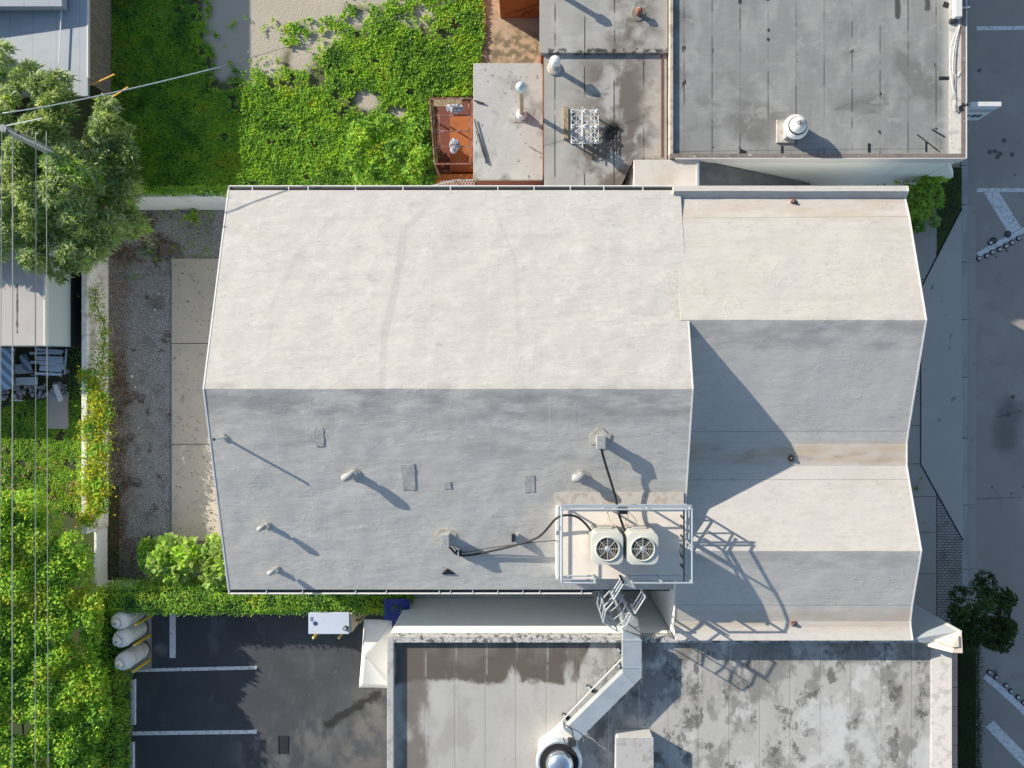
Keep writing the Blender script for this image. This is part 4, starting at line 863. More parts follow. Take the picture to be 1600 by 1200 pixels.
def bundle(c, a, b, lab, seed):
    g = MB(); n, m = 22, 10; vs = []; fs = []
    for i in range(n):
        for j in range(m):
            th = 2 * math.pi * i / n; ph = math.pi / 2 * j / (m - 1); k = 1 + .45 * noise.noise(Vector((math.cos(th) * 2.2 * (1 + j * .2), math.sin(th) * 2.2 + seed, j * .35)))
            vs.append(c + Vector((a * math.cos(th) * math.cos(ph) * k, b * math.sin(th) * math.cos(ph) * k, .16 * math.sin(ph) * k + .05 * noise.noise(Vector((i * .9, j * .9, seed))))))
    for i in range(n):
        for j in range(m - 1): i2 = (i + 1) % n; fs.append((i * m + j, i2 * m + j, i2 * m + j + 1, i * m + j + 1))
    return g.add(vs, fs).build('cloth_bundle', clothm, origin=c, label=lab, cat='cloth')
bundle(K(711, 170, 2.53), .34, .17, 'crumpled grey cloth lying across the top end of the rusty cage', 3)
bundle(K(710, 228, 2.53), .20, .28, 'crumpled grey cloth hanging over the middle bars of the rusty cage', 8)
# bent rail below
t = thing('alley_railing', 'bent grey handrail and mesh beside the gutter below the rusty cage', 'railing', K(720, 285))
MB().tube([K(668, 292, 2.1), K(712, 281, 2.1), K(766, 281, 2.1), K(766, 292, 2.1)], .025, 6).build('handrail', alu, t)
g = MB()
for i in range(12): g.tube([K(688 + i * 4.5, 292, 1.7), K(694 + i * 4.5, 282, 1.7)], .01, 4); g.tube([K(694 + i * 4.5, 292, 1.7), K(688 + i * 4.5, 282, 1.7)], .01, 4)
g.build('mesh_panel', alu, t)
# sign
SX0, SX1, SZT = 16.1, K(1565, 0, 3.75).x, 3.75; sy = K(0, 166, SZT).y
sg = thing('blade_sign', 'white box sign sticking out over the street from the large grey roof', 'sign', (SX0, sy, 2.4))
MB().box((SX0 + .28, sy - .0, 2.35), (SX1, sy + .17, SZT)).build('cabinet', trim, sg, bevel=.01)
MB().box((SX0 - .05, sy + .02, 3.1), (SX0 + .279, sy + .15, 3.6)).build('bracket', galv, sg)
MB().box((SX0 + .34, sy - .016, 2.45), (SX1 - .06, sy - .002, SZT - .06)).build('face', mat('sign_face', (.58, .64, .72), .5), sg)
def letters(txt, x, z, size, depth=.012):
    cu = bpy.data.curves.new('letters', 'FONT'); cu.body = txt; cu.size = size; cu.extrude = depth / 2; cu.offset = .006
    o = bpy.data.objects.new('tmp', cu); C.objects.link(o); dg = bpy.context.evaluated_depsgraph_get(); me = bpy.data.meshes.new_from_object(o.evaluated_get(dg)); bpy.data.objects.remove(o)
    me.materials.clear(); me.materials.append(mat('sign_ink', (.02, .04, .10), .6)); ob = bpy.data.objects.new('lettering', me); C.objects.link(ob)
    ob.parent = sg; ob.rotation_euler = (R(90), 0, 0); ob.location = Vector((x, sy - .024, z)) - sg.location
sw0 = SX0 + .36
g = MB()
for i in range(9): g.box((sw0 + .05 + i * .115, sy - .022, 3.22), (sw0 + .11 + i * .115, sy - .0165, 3.5))
g.build('upper_line', mat('sign_ink_pale', (.25, .30, .38), .6), sg)
for i, w in enumerate((.17, .13, .18, .13)):
    gx = sw0 + .02 + i * .23
    MB().box((gx, sy - .024, 2.72), (gx + w, sy - .0165, 2.98)).build('letter_block', mat('sign_ink', (.02, .04, .10), .6), sg)
p = K(1507, 222, 3.9); MB().tube([p, Vector((SX1 - .2, sy + .1, 2.4))], .012, 5).build('guy_wire', galv, origin=p, label='thin wire running from the brown roof corner to the box sign', cat='wire')
p = K(1492, 8, 4.0); t = thing('floodlight', 'white flood lamp bracketed on the brown coping at the top edge', 'lamp', p)
MB().box((p.x - .1, K(0, 28, 4.1).y, 3.98), (p.x + .16, 15.2, 4.2)).build('housing', trim, t, bevel=.02); MB().box((p.x - .16, K(0, 35, 4).y, 3.9), (p.x + .1, K(0, 29, 4).y, 4.02)).build('visor', steel_dk, t)
MB().tube([K(1503, 12, 4.05), K(1515, 11, 4.05)], .03, 6).build('bracket', galv, t)
for i, (m_, pts) in enumerate(((whitemetal, [(1499, 38), (1486, 70), (1484, 100), (1487, 130), (1491, 150), (1491, 170), (1498, 172)]), (whitemetal, [(1500, 40), (1491, 75), (1489, 110), (1494, 118), (1500, 112)]), (steel_dk, [(1501, 40), (1493, 70), (1490, 120), (1493, 172), (1504, 166), (1512, 164)]))):
    P_ = smoothpts([K(x, y, 4.0) for x, y in pts]); MB().tube(P_, .012, 5).build('loose_cable', m_, origin=P_[0], label=('outermost white cable looping along the cant of the grey roof to the sign', 'short white cable looping along the cant near the flood lamp', 'dark cable running beside the coping to the box sign')[i], cat='cable')
g = MB(); p = K(1506, 166, 4.05); [rock(g, p + Vector((random.uniform(-.15, .2), random.uniform(-.12, .12), -.06)), .06) for _ in range(6)]; g.build('cable_clutter', black, origin=p, label='black clump of connectors where cables meet the box sign', cat='cable box')
def tarpatch(x, y, x2, y2, w, lab):
    p, q_ = K(x, y, 3.868), K(x2, y2, 3.868); MB().bar(p, q_, w, .012).build('tar_streak', black, nb)
for a_ in ((1456, 202, 1476, 214, .05), (1433, 210, 1468, 237, .04), (1358, 224, 1358, 238, .09), (1447, 222, 1447, 237, .06), (1222, 228, 1222, 240, .08), (1156, 236, 1165, 240, .18), (1467, 122, 1483, 122, .12), (1474, 6, 1482, 9, .2)): tarpatch(*a_, '')

# ================================================================ REAR YARD, WALLS, LEFT NEIGHBOURS
yw = thing('yard_wall', 'mottled white boundary wall half covered by yellow-green vines', 'wall', (-17.85, 0, 0))
MB().box((-17.95, -5.95, -.02), (-17.72, 6.95, 1.45)).build('wall_body', vine_wall, yw, bevel=.02)
MB().box((-17.87, -8.45, -.02), (-17.75, -5.96, .75)).build('wall_body', wall_white, yw, bevel=.02)
MB().box((-17.75, -8.45, -.02), (-16.2, -8.2, .9)).build('wall_body', wall_white, yw, bevel=.02)
nw = MB().box((-16.9, 7.43, -.02), (-10.5, 7.66, 2.0)).build('side_wall', wall_white, origin=(-14, 7.5, 0), bevel=.02, label='clean white garden wall with leafy top at the upper end of the gravel yard', cat='wall')
fe = thing('board_fence', 'weathered vertical board fence beside the pale blue metal roof', 'fence', (-17.55, 14, 0))
g = MB(); y = 12.15
while y < 20: g.box((-17.56, y, 0), (-17.53, y + .125, 1.7 + random.uniform(-.02, .02))); y += .145
g.build('boards', wood, fe)
MB().box((-17.6, 12.15, 1.2), (-17.562, 20, 1.3)).box((-17.6, 12.15, .3), (-17.562, 20, .4)).build('fence_rail', wood, fe)
mh = thing('metal_roof_house', 'house with pale blue metal roof behind the board fence', 'house', (-20, 14, 0))
MB().box((-30, 12.7, -.02), (-17.9, 24, 2.2)).build('wall', wall_white, mh)
MB().prism([K(-200, 150, 2.45), K(137, 150, 2.35), K(137, -200, 2.35), K(-200, -200, 2.45)], .12).build('roof', metalroof, mh)
MB().prism([K(-220, 10, 3.3), K(97, 10, 2.75), K(95, -240, 2.75), K(-220, -240, 3.3)], .3).build('upper_roof', metalroof, mh, bevel=.01)
MB().bar(K(96, 12, 2.5), K(92, 100, 2.5), .03).build('ridge_trim', trim, mh)
MB().box((K(136, 0, 2.35).x, 12.0, 2.25), (K(138, 0, 2.35).x, 22, 2.37)).build('edge_trim', trim, mh)
fh = thing('flat_roof_house', 'small house with pale flat roof beyond the vine wall', 'house', (-19.5, 3, 0))
rz = 2.86; ra = K(70, 540, rz)
MB().box((-34, ra.y, 2.72), (ra.x, 7.2, rz)).build('roof', houseroof, fh, bevel=.01)
MB().box((ra.x - .04, ra.y, 2.7), (ra.x + .03, 7.2, 2.885)).build('edge_trim', trim, fh)
MB().box((-34, ra.y + .05, 1.28), (ra.x - .03, 7.1, 2.72)).build('wall', mat('pale_blue_wall', (.42, .50, .53), .8), fh)
MB().box((-34, ra.y + .06, -.02), (ra.x - .05, 7.05, 1.28)).build('lower_wall', wall_dark, fh)  # lower part of the house wall in one even dark colour
# junk
def slat(px, z, w, lab, nm='metal_sheet', m=pvc):
    return MB().prism([K(x, y, z) for x, y in px], .04).build(nm, m, origin=K(*px[0], z), label=lab, cat='sheet')
corr = mat('striped_roof_sheet', (.30, .42, .55), .5, masks=[((.10, .16, .24), .9, lambda t: (lambda c: t.ramp(t.math('ABSOLUTE', t.math('SUBTRACT', t.math('FRACT', c), .5)), .2, .3))(t.math('DIVIDE', t.vm('DOT_PRODUCT', t.pos, (.7, .7, 0), 1), .32)))])
slat([(-40, 544), (21, 544), (21, 606), (-40, 622)], 1.1, 0, 'blue striped corrugated sheet below the pale flat roof', m=corr)
random.seed(3)
for i in range(9):
    y = 547 + i * 4.4 + random.uniform(-1, 1); z = .35 + .02 * i
    MB().bar(K(54 + random.uniform(-8, 10), y + random.uniform(-2, 2), z), K(99 + random.uniform(-4, 3), y + 2 + random.uniform(-2, 2), z), .11, .03).build('metal_batten', pvc, origin=K(75, y, z), label='long pale metal batten in the stack below the pale flat roof', cat='batten', group='stacked pale battens')
p = K(104, 545, .4); MB().bar(p, K(101, 585, .4), .06, .05).build('end_bar', pvc, origin=p, label='upright pale bar across the right ends of the stacked battens', cat='bar')
slat([(30, 556), (40, 553), (50, 578), (38, 584)], .5, 0, 'tilted ribbed pale sheet left of the stacked battens', m=corr)
slat([(23, 570), (46, 568), (48, 583), (24, 584)], .3, 0, 'flat pale sheet under the tilted ribbed sheet', m=pvc)
slat([(82, 602), (89, 600), (99, 625), (91, 628)], .45, 0, 'pale narrow plank lying slanted on the concrete slab', 'plank', m=trim)
slat([(24, 590), (58, 589), (58, 601), (25, 602)], .3, 0, 'pale panel lying in the rubble above the dark lawn', m=pvc)
g = MB()
for i in range(150): rock(g, K(random.uniform(-30, 105), random.uniform(598, 622) if i < 100 else random.uniform(545, 622), .05), random.uniform(.05, .14), 6)
g.build('rubble', mat('rubble_mix', (.3, .3, .33), .9, layers=[((.08, .08, .09), 8, 2, .45, .6, .9, 1), ((.55, .55, .6), 7, 2, .6, .68, .9, 2)]), kind='stuff')
p = K(90, 640, .08); MB().prism([K(75, 610, .1), K(106, 612, .1), K(106, 670, .1), K(75, 670, .1)], .1).build('concrete_slab', conc, origin=p, bevel=.01, label='grey concrete slab at the end of the debris pile', cat='slab')
p = K(20, 625, .2); MB().bar(p, K(34, 626, .2), .06).build('white_pole', trim, origin=p, label='short white pole at the lower edge of the rubble', cat='pole')
p = K(264, 389, .05); MB().prism([K(249, 381, .08), K(279, 380, .08), K(279, 398, .08), K(250, 399, .08)], .08).build('access_cover', mat('brown_cover', (.17, .13, .11), .9, layers=[((.1, .08, .06), 8, 4, .5, .7, .6, 1)]), origin=p, bevel=.01, label='brown square access cover in the gravel near the path corner', cat='cover')
# litter in the yard
g = MB(); random.seed(5)
for x, y, r in ((248, 459, .06), (242, 484, .05), (206, 588, .07), (211, 605, .04), (217, 669, .03)): rock(g, K(x, y, .0), r, 6)
g.build('pale_stones', trim, kind='stuff')

# propane tanks, bollards, generator, wheel stops, umbrella, drain
def tank(x, y, lab):
    c = K(x, y); t = thing('gas_tank', lab, 'gas tank', c, 'upright gas tanks')
    MB().lathe(c, [(.3, 0), (.35, .1), (.37, .2), (.37, 1.25), (.34, 1.42), (.25, 1.54), (.12, 1.6), (.02, 1.61)], 30).build('body', tankm, t, smooth=True, autosmooth=60)
    MB().lathe(c + Vector((0, 0, 1.58)), [(.15, 0), (.15, .15), (.12, .17)], 16).build('valve_hood', whitemetal, t, smooth=True, autosmooth=40)
    g = MB(); g.tube([c + Vector((.2 * math.cos(a_), .2 * math.sin(a_), 1.68)) for a_ in np.linspace(-.6, 1.4, 8)], .01, 5); g.build('gas_hose', black, t)
    MB().lathe(c, [(.37, 0), (.37, .05)], 20).build('foot_ring', steel_dk, t)
    g = MB()
    for zz in (.45, 1.1): g.lathe(c + Vector((0, 0, zz)), [(.374, 0), (.378, .012), (.374, .024)], 28)
    g.build('weld_band', mat('band_grey', (.33, .34, .33), .6), t)
    MB().box((c.x - .12, c.y + .12, 1.52), (c.x + .05, c.y + .2, 1.56)).build('data_plate', steel_dk, t)
    MB().lathe(c + Vector((0, 0, 1.75)), [(.05, 0), (.05, .05)], 10).build('valve', mat('brass', (.4, .3, .12), .4, .6), t)
tank(217, 953, 'uppermost of the three upright gas tanks, bluish in the hedge shadow'); tank(219, 980, 'middle gas tank of the three by the parking lot'); tank(222, 1014, 'lowest of the three upright gas tanks, nearest the white parking line')
def bollard(x, y, h, lab, grp):
    c = K(x, y); t = thing('bollard', lab, 'bollard', c, grp); MB().tube([c, c + Vector((0, 0, h))], .055, 12).build('post', yellow, t, smooth=True, autosmooth=40)
    MB().lathe(c + Vector((0, 0, h)), [(.056, 0), (.04, .025), (.01, .03)], 12).build('cap', mat('yellow_cap', (.7, .6, .25)), t)
for x, y, l in ((236.5, 961, 'yellow bollard beside the uppermost gas tank'), (235, 991.5, 'yellow bollard beside the middle gas tank'), (234, 1031, 'yellow bollard at the start of the white parking line')): bollard(x, y, 1.25, l, 'yellow bollards by the tanks')
for x, y, l in ((503, 981, 'yellow bollard at the left end of the generator cabinet'), (541, 981, 'yellow bollard at the right end of the generator cabinet')): bollard(x, y, 1.2, l, 'yellow bollards by the generator')
t = thing('generator_cabinet', 'pale blue-white generator cabinet at the hedge edge of the parking lot', 'generator', K(520, 975))
zt = 1.5; p, q_ = K(483, 958, zt), K(545, 989.5, zt)
MB().box((p.x, q_.y, .05), (q_.x, p.y, zt)).build('casing', mat('generator_enamel', (.50, .56, .66), .45, layers=[((.4, .45, .52), 2, 4, .5, .7, .5, 1)]), t, bevel=.02)
MB().box((p.x - .02, q_.y - .02, zt), (q_.x + .02, p.y + .02, zt + .03)).build('lid', mat('generator_enamel', (.5, .56, .66)), t, bevel=.01)
MB().box((q_.x, q_.y + .02, .1), (q_.x + .12, p.y - .02, zt - .05)).build('side_panel', wall_cream, t)
g = MB(); [g.box((q_.x + .12, q_.y + .2 + i * .2, .2), (q_.x + .32, q_.y + .27 + i * .2, .9)) for i in range(3)]; g.build('pipe_bracket', wall_cream, t)
c = K(492.5, 974, zt + .035); MB().lathe(c, [(.085, 0), (.085, .01)], 18).build('round_badge', mat('badge_blue', (.02, .06, .16), .5), t)
g = MB(); c = K(487, 967, zt + .035); [g.box((c.x + dx, c.y + dy, zt + .031), (c.x + dx + .04, c.y + dy + .07, zt + .037)) for dx in (-.05, .02) for dy in (-.09, 0)]; g.build('label_plate', mat('badge_blue', (.02, .06, .16)), t)
c = K(540, 981, zt + .03); MB().lathe(c, [(.1, 0), (.1, .06), (.07, .08)], 18).build('exhaust_ring', steel_dk, t); MB().lathe(c + Vector((0, 0, .081)), [(.06, 0), (.06, .01)], 14).build('exhaust_cap', galv, t)
for i, (a_, b_) in enumerate(((1062, 1133), (1160.5, 1232))):
    p, q_ = K(203.5 - i * 1.5, a_, .12), K(211 - i * 2, b_, .12); t = thing('wheel_stop', ('upper white concrete wheel stop along the pale gravel strip', 'lower white concrete wheel stop, cut off by the bottom edge')[i], 'wheel stop', ((p.x + q_.x) / 2, (p.y + q_.y) / 2, 0), 'wheel stops')
    o = MB().box((p.x, q_.y, .0), (q_.x - .0, p.y, .13)).build('block', mat('stop_paint', (.52, .55, .62), .8, layers=[((.4, .42, .48), 4, 4, .5, .7, .6, 1)]), t, bevel=.03)
    for yy in (p.y - .3, q_.y + .3): MB().lathe(Vector(((p.x + q_.x) / 2, yy, .128)), [(.025, 0), (.02, .01)], 8).build('anchor_pin', steel_dk, t)
t = thing('patio_umbrella', 'white square canopy umbrella beside the stained roof', 'umbrella', K(585, 1020))
apx = K(571, 1024, 2.95); cs = [K(569, 968, 2.45), K(612, 970, 2.45), K(616, 1076, 2.45), K(561, 1074, 2.45)]
g = MB(); vs = [apx] + cs; mids = []
N_ = 8
def sag(u, v, k): p = u.lerp(v, k); p = p + Vector((0, 0, -.07 * math.sin(math.pi * k))); return p
vv = []; ff = []
for i in range(4):
    a_, b_ = cs[i], cs[(i + 1) % 4]; base = len(vv)
    for r_ in range(N_ + 1):
        k = r_ / N_; l0, l1 = apx.lerp(a_, k), apx.lerp(b_, k)
        for s_ in range(N_ + 1): m_ = l0.lerp(l1, s_ / N_); m_ = m_ - Vector((0, 0, .06 * math.sin(math.pi * s_ / N_) * k)); vv.append(m_)
    for r_ in range(N_):
        for s_ in range(N_): o_ = base + r_ * (N_ + 1) + s_; ff.append((o_, o_ + N_ + 1, o_ + N_ + 2, o_ + 1))
can = g.add(vv, ff).build('canopy', canvas, t, smooth=True, autosmooth=30); sm = can.modifiers.new('solid', 'SOLIDIFY'); sm.thickness = .01
for q_ in cs: MB().tube([apx - Vector((0, 0, .05)), q_ - Vector((0, 0, .03))], .012, 5).build('rib', trim, t)
MB().tube([Vector((apx.x, apx.y, 0)), apx], .03, 10).build('pole', trim, t); MB().lathe(apx, [(.05, 0), (.04, .08), (.01, .12)], 12).build('finial', trim, t)
MB().lathe(Vector((apx.x, apx.y, 0)), [(.3, 0), (.3, .06), (.05, .1)], 20).build('base', steel_dk, t)
t = thing('blue_awning', 'deep blue canvas awning over the alley entrance', 'awning', K(617, 955, 1.2))
MB().prism([K(600, 936, 1.6), K(640, 936, 1.6), K(640, 962, 1.3), K(621, 986, 1.3), K(612, 986, 1.3), K(600, 966, 1.3)], .03).build('cloth', navy, t)
g = MB(); g.tube([K(600, 937, 1.57), K(640, 937, 1.57)], .015, 6); g.tube([Vector((K(602, 938, 1.55).x, K(602, 938, 1.55).y, 0)), K(602, 938, 1.55)], .015, 6); g.build('frame', alu, t)
t = thing('drain_grate', 'rectangular slotted drain grate in the asphalt at the bottom edge', 'grate', K(442, 1163))
p, q_ = K(435, 1150, .012), K(449, 1178, .012); MB().box((p.x, q_.y, -.01), (q_.x, p.y, .006)).build('sump', dark, t)
g = MB(); [g.box((p.x + .02, q_.y + .02 + i * .075, .004), (q_.x - .02, q_.y + .05 + i * .075, .02)) for i in range(10)]; g.bar((p.x, q_.y, .015), (p.x, p.y, .015), .03); g.bar((q_.x, q_.y, .015), (q_.x, p.y, .015), .03); g.build('grate_bars', steel_dk, t)
# lane buttons
b0 = thing('lane_button', 'low dark and white traffic button along the white line in the upper street marking', 'traffic button', K(1529, 404, -.12), 'buttons along the upper marking')
c = K(1529, 404, -.12)
MB().lathe(c, [(.115, 0), (.115, .02), (.1, .03)], 18).build('base', mat('button_black', (.03, .03, .032), .6), b0)
MB().lathe(c + Vector((0.01, .0, .03)), [(.065, 0), (.058, .03), (.03, .045), (.01, .05)], 16).build('dome', mat('button_white', (.55, .57, .6), .5), b0, smooth=True)
for x, y in ((1541, 400), (1550, 394.5), (1561, 390), (1571, 385), (1580.5, 379.5), (1591, 372.5)): copy_tree(b0, K(x, y, -.12))
copy_tree(b0, K(1547, 379.5, -.12), label='traffic button on the left of the dark gap above the slanted line')
for x, y, l in ((1552, 376, 'worn black button disc just above the slanted line, right of a white-topped one'), (1574.5, 366, 'black button disc at the foot of the wide slanted stripe')):
    c = K(x, y, -.12); t = thing('button_disc', l, 'traffic button', c); MB().lathe(c, [(.15, 0), (.14, .03), (.1, .035)], 18).build('disc', mat('button_black', (.03, .03, .032)), t); MB().lathe(c + Vector((0, 0, .035)), [(.06, 0), (.05, .008)], 12).build('centre', mat('button_grey', (.12, .12, .13)), t)
for x, y in ((1545, 1050), (1556, 1058), (1571, 1071), (1579, 1079.5), (1590, 1089), (1599, 1097.5)): copy_tree(b0, K(x, y, -.12), label='traffic button along the curved white line at the lower right')['group'] = 'buttons along the lower marking'

# utility pole and wires
tp_ = K(4, 200, 7.3); bs = Vector((tp_.x + .05, tp_.y - .03, 0))
up = thing('utility_pole', 'grey utility pole rising through the big tree at the left edge', 'pole', bs)
MB().tube([bs, bs.lerp(tp_, .5), tp_], [.17, .15, .12], 14).build('shaft', polem, up, smooth=True, autosmooth=40)
MB().tube([tp_ + Vector((-.1, .05, -.05)), tp_ + Vector((1.2, .35, -.1))], .02, 6).build('service_bracket', galv, up)
MB().tube([bs.lerp(tp_, .995) + Vector((.13, -.05, 0)), bs.lerp(tp_, .8) + Vector((.25, -.1, 0)), bs.lerp(tp_, .62) + Vector((.15, -.06, 0))], .02, 6).build('riser_cable', whitemetal, up)
g = MB(); [g.lathe(tp_ + Vector((-.25 + i * .35, -.12, -.1)), [(.05, 0), (.06, .06), (.03, .12)], 10) for i in range(4)]; g.build('insulator', steel_dk, up)
wirem = mat('pale_wire', (.30, .32, .30), .6, .1)
for i, (xa, xb, r, l) in enumerate(((3, -2, .012, 'leftmost overhead wire running down the left edge'), (20, 19, .015, 'second overhead wire from the left edge'), (56, 55, .013, 'third overhead wire, crossing the pale flat roof'), (71, 74, .011, 'rightmost of the overhead wires, along the edge of the pale flat roof'))):
    z = 7.0 - .25 * i; pts = []
    for k in range(15): f = k / 14; zz = z - .5 * math.sin(math.pi * f * .5); pts.append(K(xa + (xb - xa) * f + (1.5 if i == 3 else 0), 205 + f * 1050, zz))
    if i in (0, 1): pts = [tp_] + pts
    MB().tube(pts, r, 6).build('overhead_wire', wirem, smooth=True, origin=pts[0], label=l, cat='wire', group='overhead wires')
pts = [K(x, y, z) for x, y, z in ((4, 177, 7.2), (80, 165, 7.0), (180, 144, 6.7), (262, 125, 6.5), (345, 104, 6.3), (440, 76, 6.2), (560, 42, 6.1), (665, 14, 6.1), (760, -14, 6.1))]
pts = smoothpts(pts, 4)
k_ = len(pts) * 4 // 8
MB().tube(pts[k_:], .009, 5).build('service_line', mat('dark_line', (.10, .09, .07), .6), origin=pts[k_], label='thin dark line carrying on from the pale service cable over the sandy lawn', cat='wire')
pts = pts[:k_ + 1]
MB().tube(pts, .02, 6).build('service_drop', mat('service_cable', (.36, .42, .42), .5), smooth=True, origin=pts[0], label='sagging service cable crossing over the lawn from the utility pole', cat='wire')
for (a_, b_, l) in (((144, 132, 2.2), (179, 116, 2.2), 'orange-yellow strut lying over the end of the board fence'), ((170, 155, 2.5), (200, 136, 2.5), 'orange-yellow strut crossing the service cable beside the lawn')):
    p = K(*a_); MB().bar(p, K(*b_), .05, .04).build('strut', mat('amber_paint', (.65, .36, .03), .6), origin=p, label=l, cat='strut')

# ================================================================ VEGETATION
LDK = [leafmat('leaf_shade', (.05, .10, .03)), leafmat('leaf_shade2', (.09, .17, .05)), leafmat('leaf_shade3', (.03, .055, .02))]  # darker leaf tones with the street-side shade put into the colour
def shell(poly, h, m, name, parent=None, **kw):     # dark leafy core under the blades, lumpy
    return None
# lawn: creeping ground cover with sandy gaps
poly = gpoly([(176, -60), (757, -60), (757, 60), (745, 130), (740, 152), (672, 152), (676, 292), (560, 297), (356, 297), (300, 293), (176, 293)])
x, y = sample(poly, 1150)
pxx = x * F / H + CX; pyy = CY - y * F / H
bare = np.zeros(len(x))
for cx_, cy_, rx_, ry_, s in BARE:
    bare = np.maximum(bare, s * np.exp(-(((pxx - cx_) / rx_) ** 2 + ((pyy - cy_) / ry_) ** 2) * 1.1))
n1 = nz(x, y, .9, 1); n2 = nz(x, y, 3.2, 2)
shade = (pxx < 345 - np.clip(pyy, 0, 300) * .15)
keep = (bare + n1 * .55 + n2 * .6 + rng.normal(0, .08, len(x)) - (pxx < 300) * .3) < .40
x, y, n2, n1, pxx = x[keep], y[keep], n2[keep], n1[keep], pxx[keep]
z = .02 + np.clip(.06 + n1 * .05 + n2 * .05, 0, .2)
P0 = np.stack([x, y, z], 1); D = rdirs(len(x), .9)
gr = (pxx < 300) & (rng.random(len(x)) < .8)
leafmesh('ground_cover', P0[~gr], D[~gr], .095, .068, LG, probs=[.52, .33, .1, .05], kind='stuff')
leafmesh('shaded_grass', P0[gr], D[gr], .13, .034, LG, probs=[.35, .45, .18, .02], kind='stuff')
# lower-left lawn and grass verge
x, y = sample(gpoly([(-30, 625), (135, 625), (130, 800), (-30, 800)]), 1300); n1 = nz(x, y, 2, 4)
k = n1 < .42; x, y = x[k], y[k]
leafmesh('rear_grass', np.stack([x, y, np.full(len(x), .02)], 1), rdirs(len(x), .8), .085, .03, LG, probs=[.6, .33, .04, .03], kind='stuff')
x, y = sample(gpoly([(130, 540), (133, 690), (108, 690), (108, 540)]), 300); leafmesh('gap_grass', np.stack([x, y, np.full(len(x), .02)], 1), rdirs(len(x), .9), .1, .04, LG[1:3], kind='stuff')
x, y = sample(gpoly([(1465, 258), (1503, 258), (1502, 322), (1465, 400)]), 700); leafmesh('verge_grass', np.stack([x, y, np.full(len(x), .0)], 1), rdirs(len(x), 1.4), .09, .018, [LDK[1], LG[2]], kind='stuff')
# yard weeds and dry leaves
x, y = sample(gpoly([(228, 328), (335, 328), (335, 400), (200, 440), (180, 430)]), 160); n1 = nz(x, y, 1.3, 6); k = n1 > .0; x, y = x[k], y[k]
leafmesh('yard_weeds', np.stack([x, y, np.full(len(x), .01)], 1), rdirs(len(x), .9), .1, .03, LG[:3], kind='stuff')
x, y = sample(gpoly([(166, 330), (268, 330), (268, 920), (166, 920)]), 260); n1 = nz(x, y, 1.1, 9); px2 = x * F / H + CX; py2 = CY - y * F / H
k = (n1 + .9 * np.exp(-((px2 - 182) / 12) ** 2) * (py2 > 560) + .8 * (py2 > 840) + .5 * (py2 < 410) + .9 * np.exp(-(((px2 - 262) / 7) ** 2 + ((py2 - 520) / 18) ** 2))) > .42; x, y = x[k], y[k]
leafmesh('leaf_litter', np.stack([x, y, np.full(len(x), .01)], 1), rdirs(len(x), .25), .085, .05, [brown_leaf, bark], kind='stuff')
x, y = sample(gpoly([(270, 410), (335, 410), (345, 840), (270, 840)]), 7)
leafmesh('path_litter', np.stack([x, y, np.full(len(x), .065)], 1), rdirs(len(x), .15), .09, .04, [brown_leaf, bark], kind='stuff')
x, y = sample(gpoly([(0, 700), (128, 700), (128, 830), (0, 830)]), 40); n1 = nz(x, y, .8, 3); k = n1 > -.02; x, y = x[k], y[k]
leafmesh('fallen_leaves', np.stack([x, y, np.full(len(x), .1)], 1), rdirs(len(x), .25), .13, .09, [mat('tan_leaf', (.30, .20, .12)), brown_leaf], kind='stuff')

def tuft(x, y, n, L, Wd, lab, name='leafy_plant', z=.0, probs=None, mats=LG, h=.3, kcl=6, **kw):
    c = K(x, y, z); t = thing(name, lab, 'plant', c)
    cen = np.array(c) + np.stack([rng.normal(0, .18, kcl), rng.normal(0, .18, kcl), rng.uniform(h * .5, h, kcl)], 1)
    P_, D_ = rosettes(cen, np.tile([0, 0, 1.0], (kcl, 1)), n)
    leafmesh('leaves', P_, D_, L, Wd, mats, t, probs=probs)
    g = MB(); [g.tube([c, Vector(q)], .008, 4) for q in cen[:4]]; g.build('stem', bark, t)
tuft(303, 345, 16, .22, .05, 'bushy weed growing in the gravel at the upper end of the yard', h=.35, kcl=8)
tuft(291, 334, 10, .16, .05, 'small weed against the garden wall', h=.2, kcl=3)
tuft(283, 386, 9, .14, .05, 'low weed next to the brown access cover', h=.15, kcl=3)
tuft(238, 400, 9, .16, .05, 'weed in the gravel between the tree and the access cover', h=.2, kcl=3)

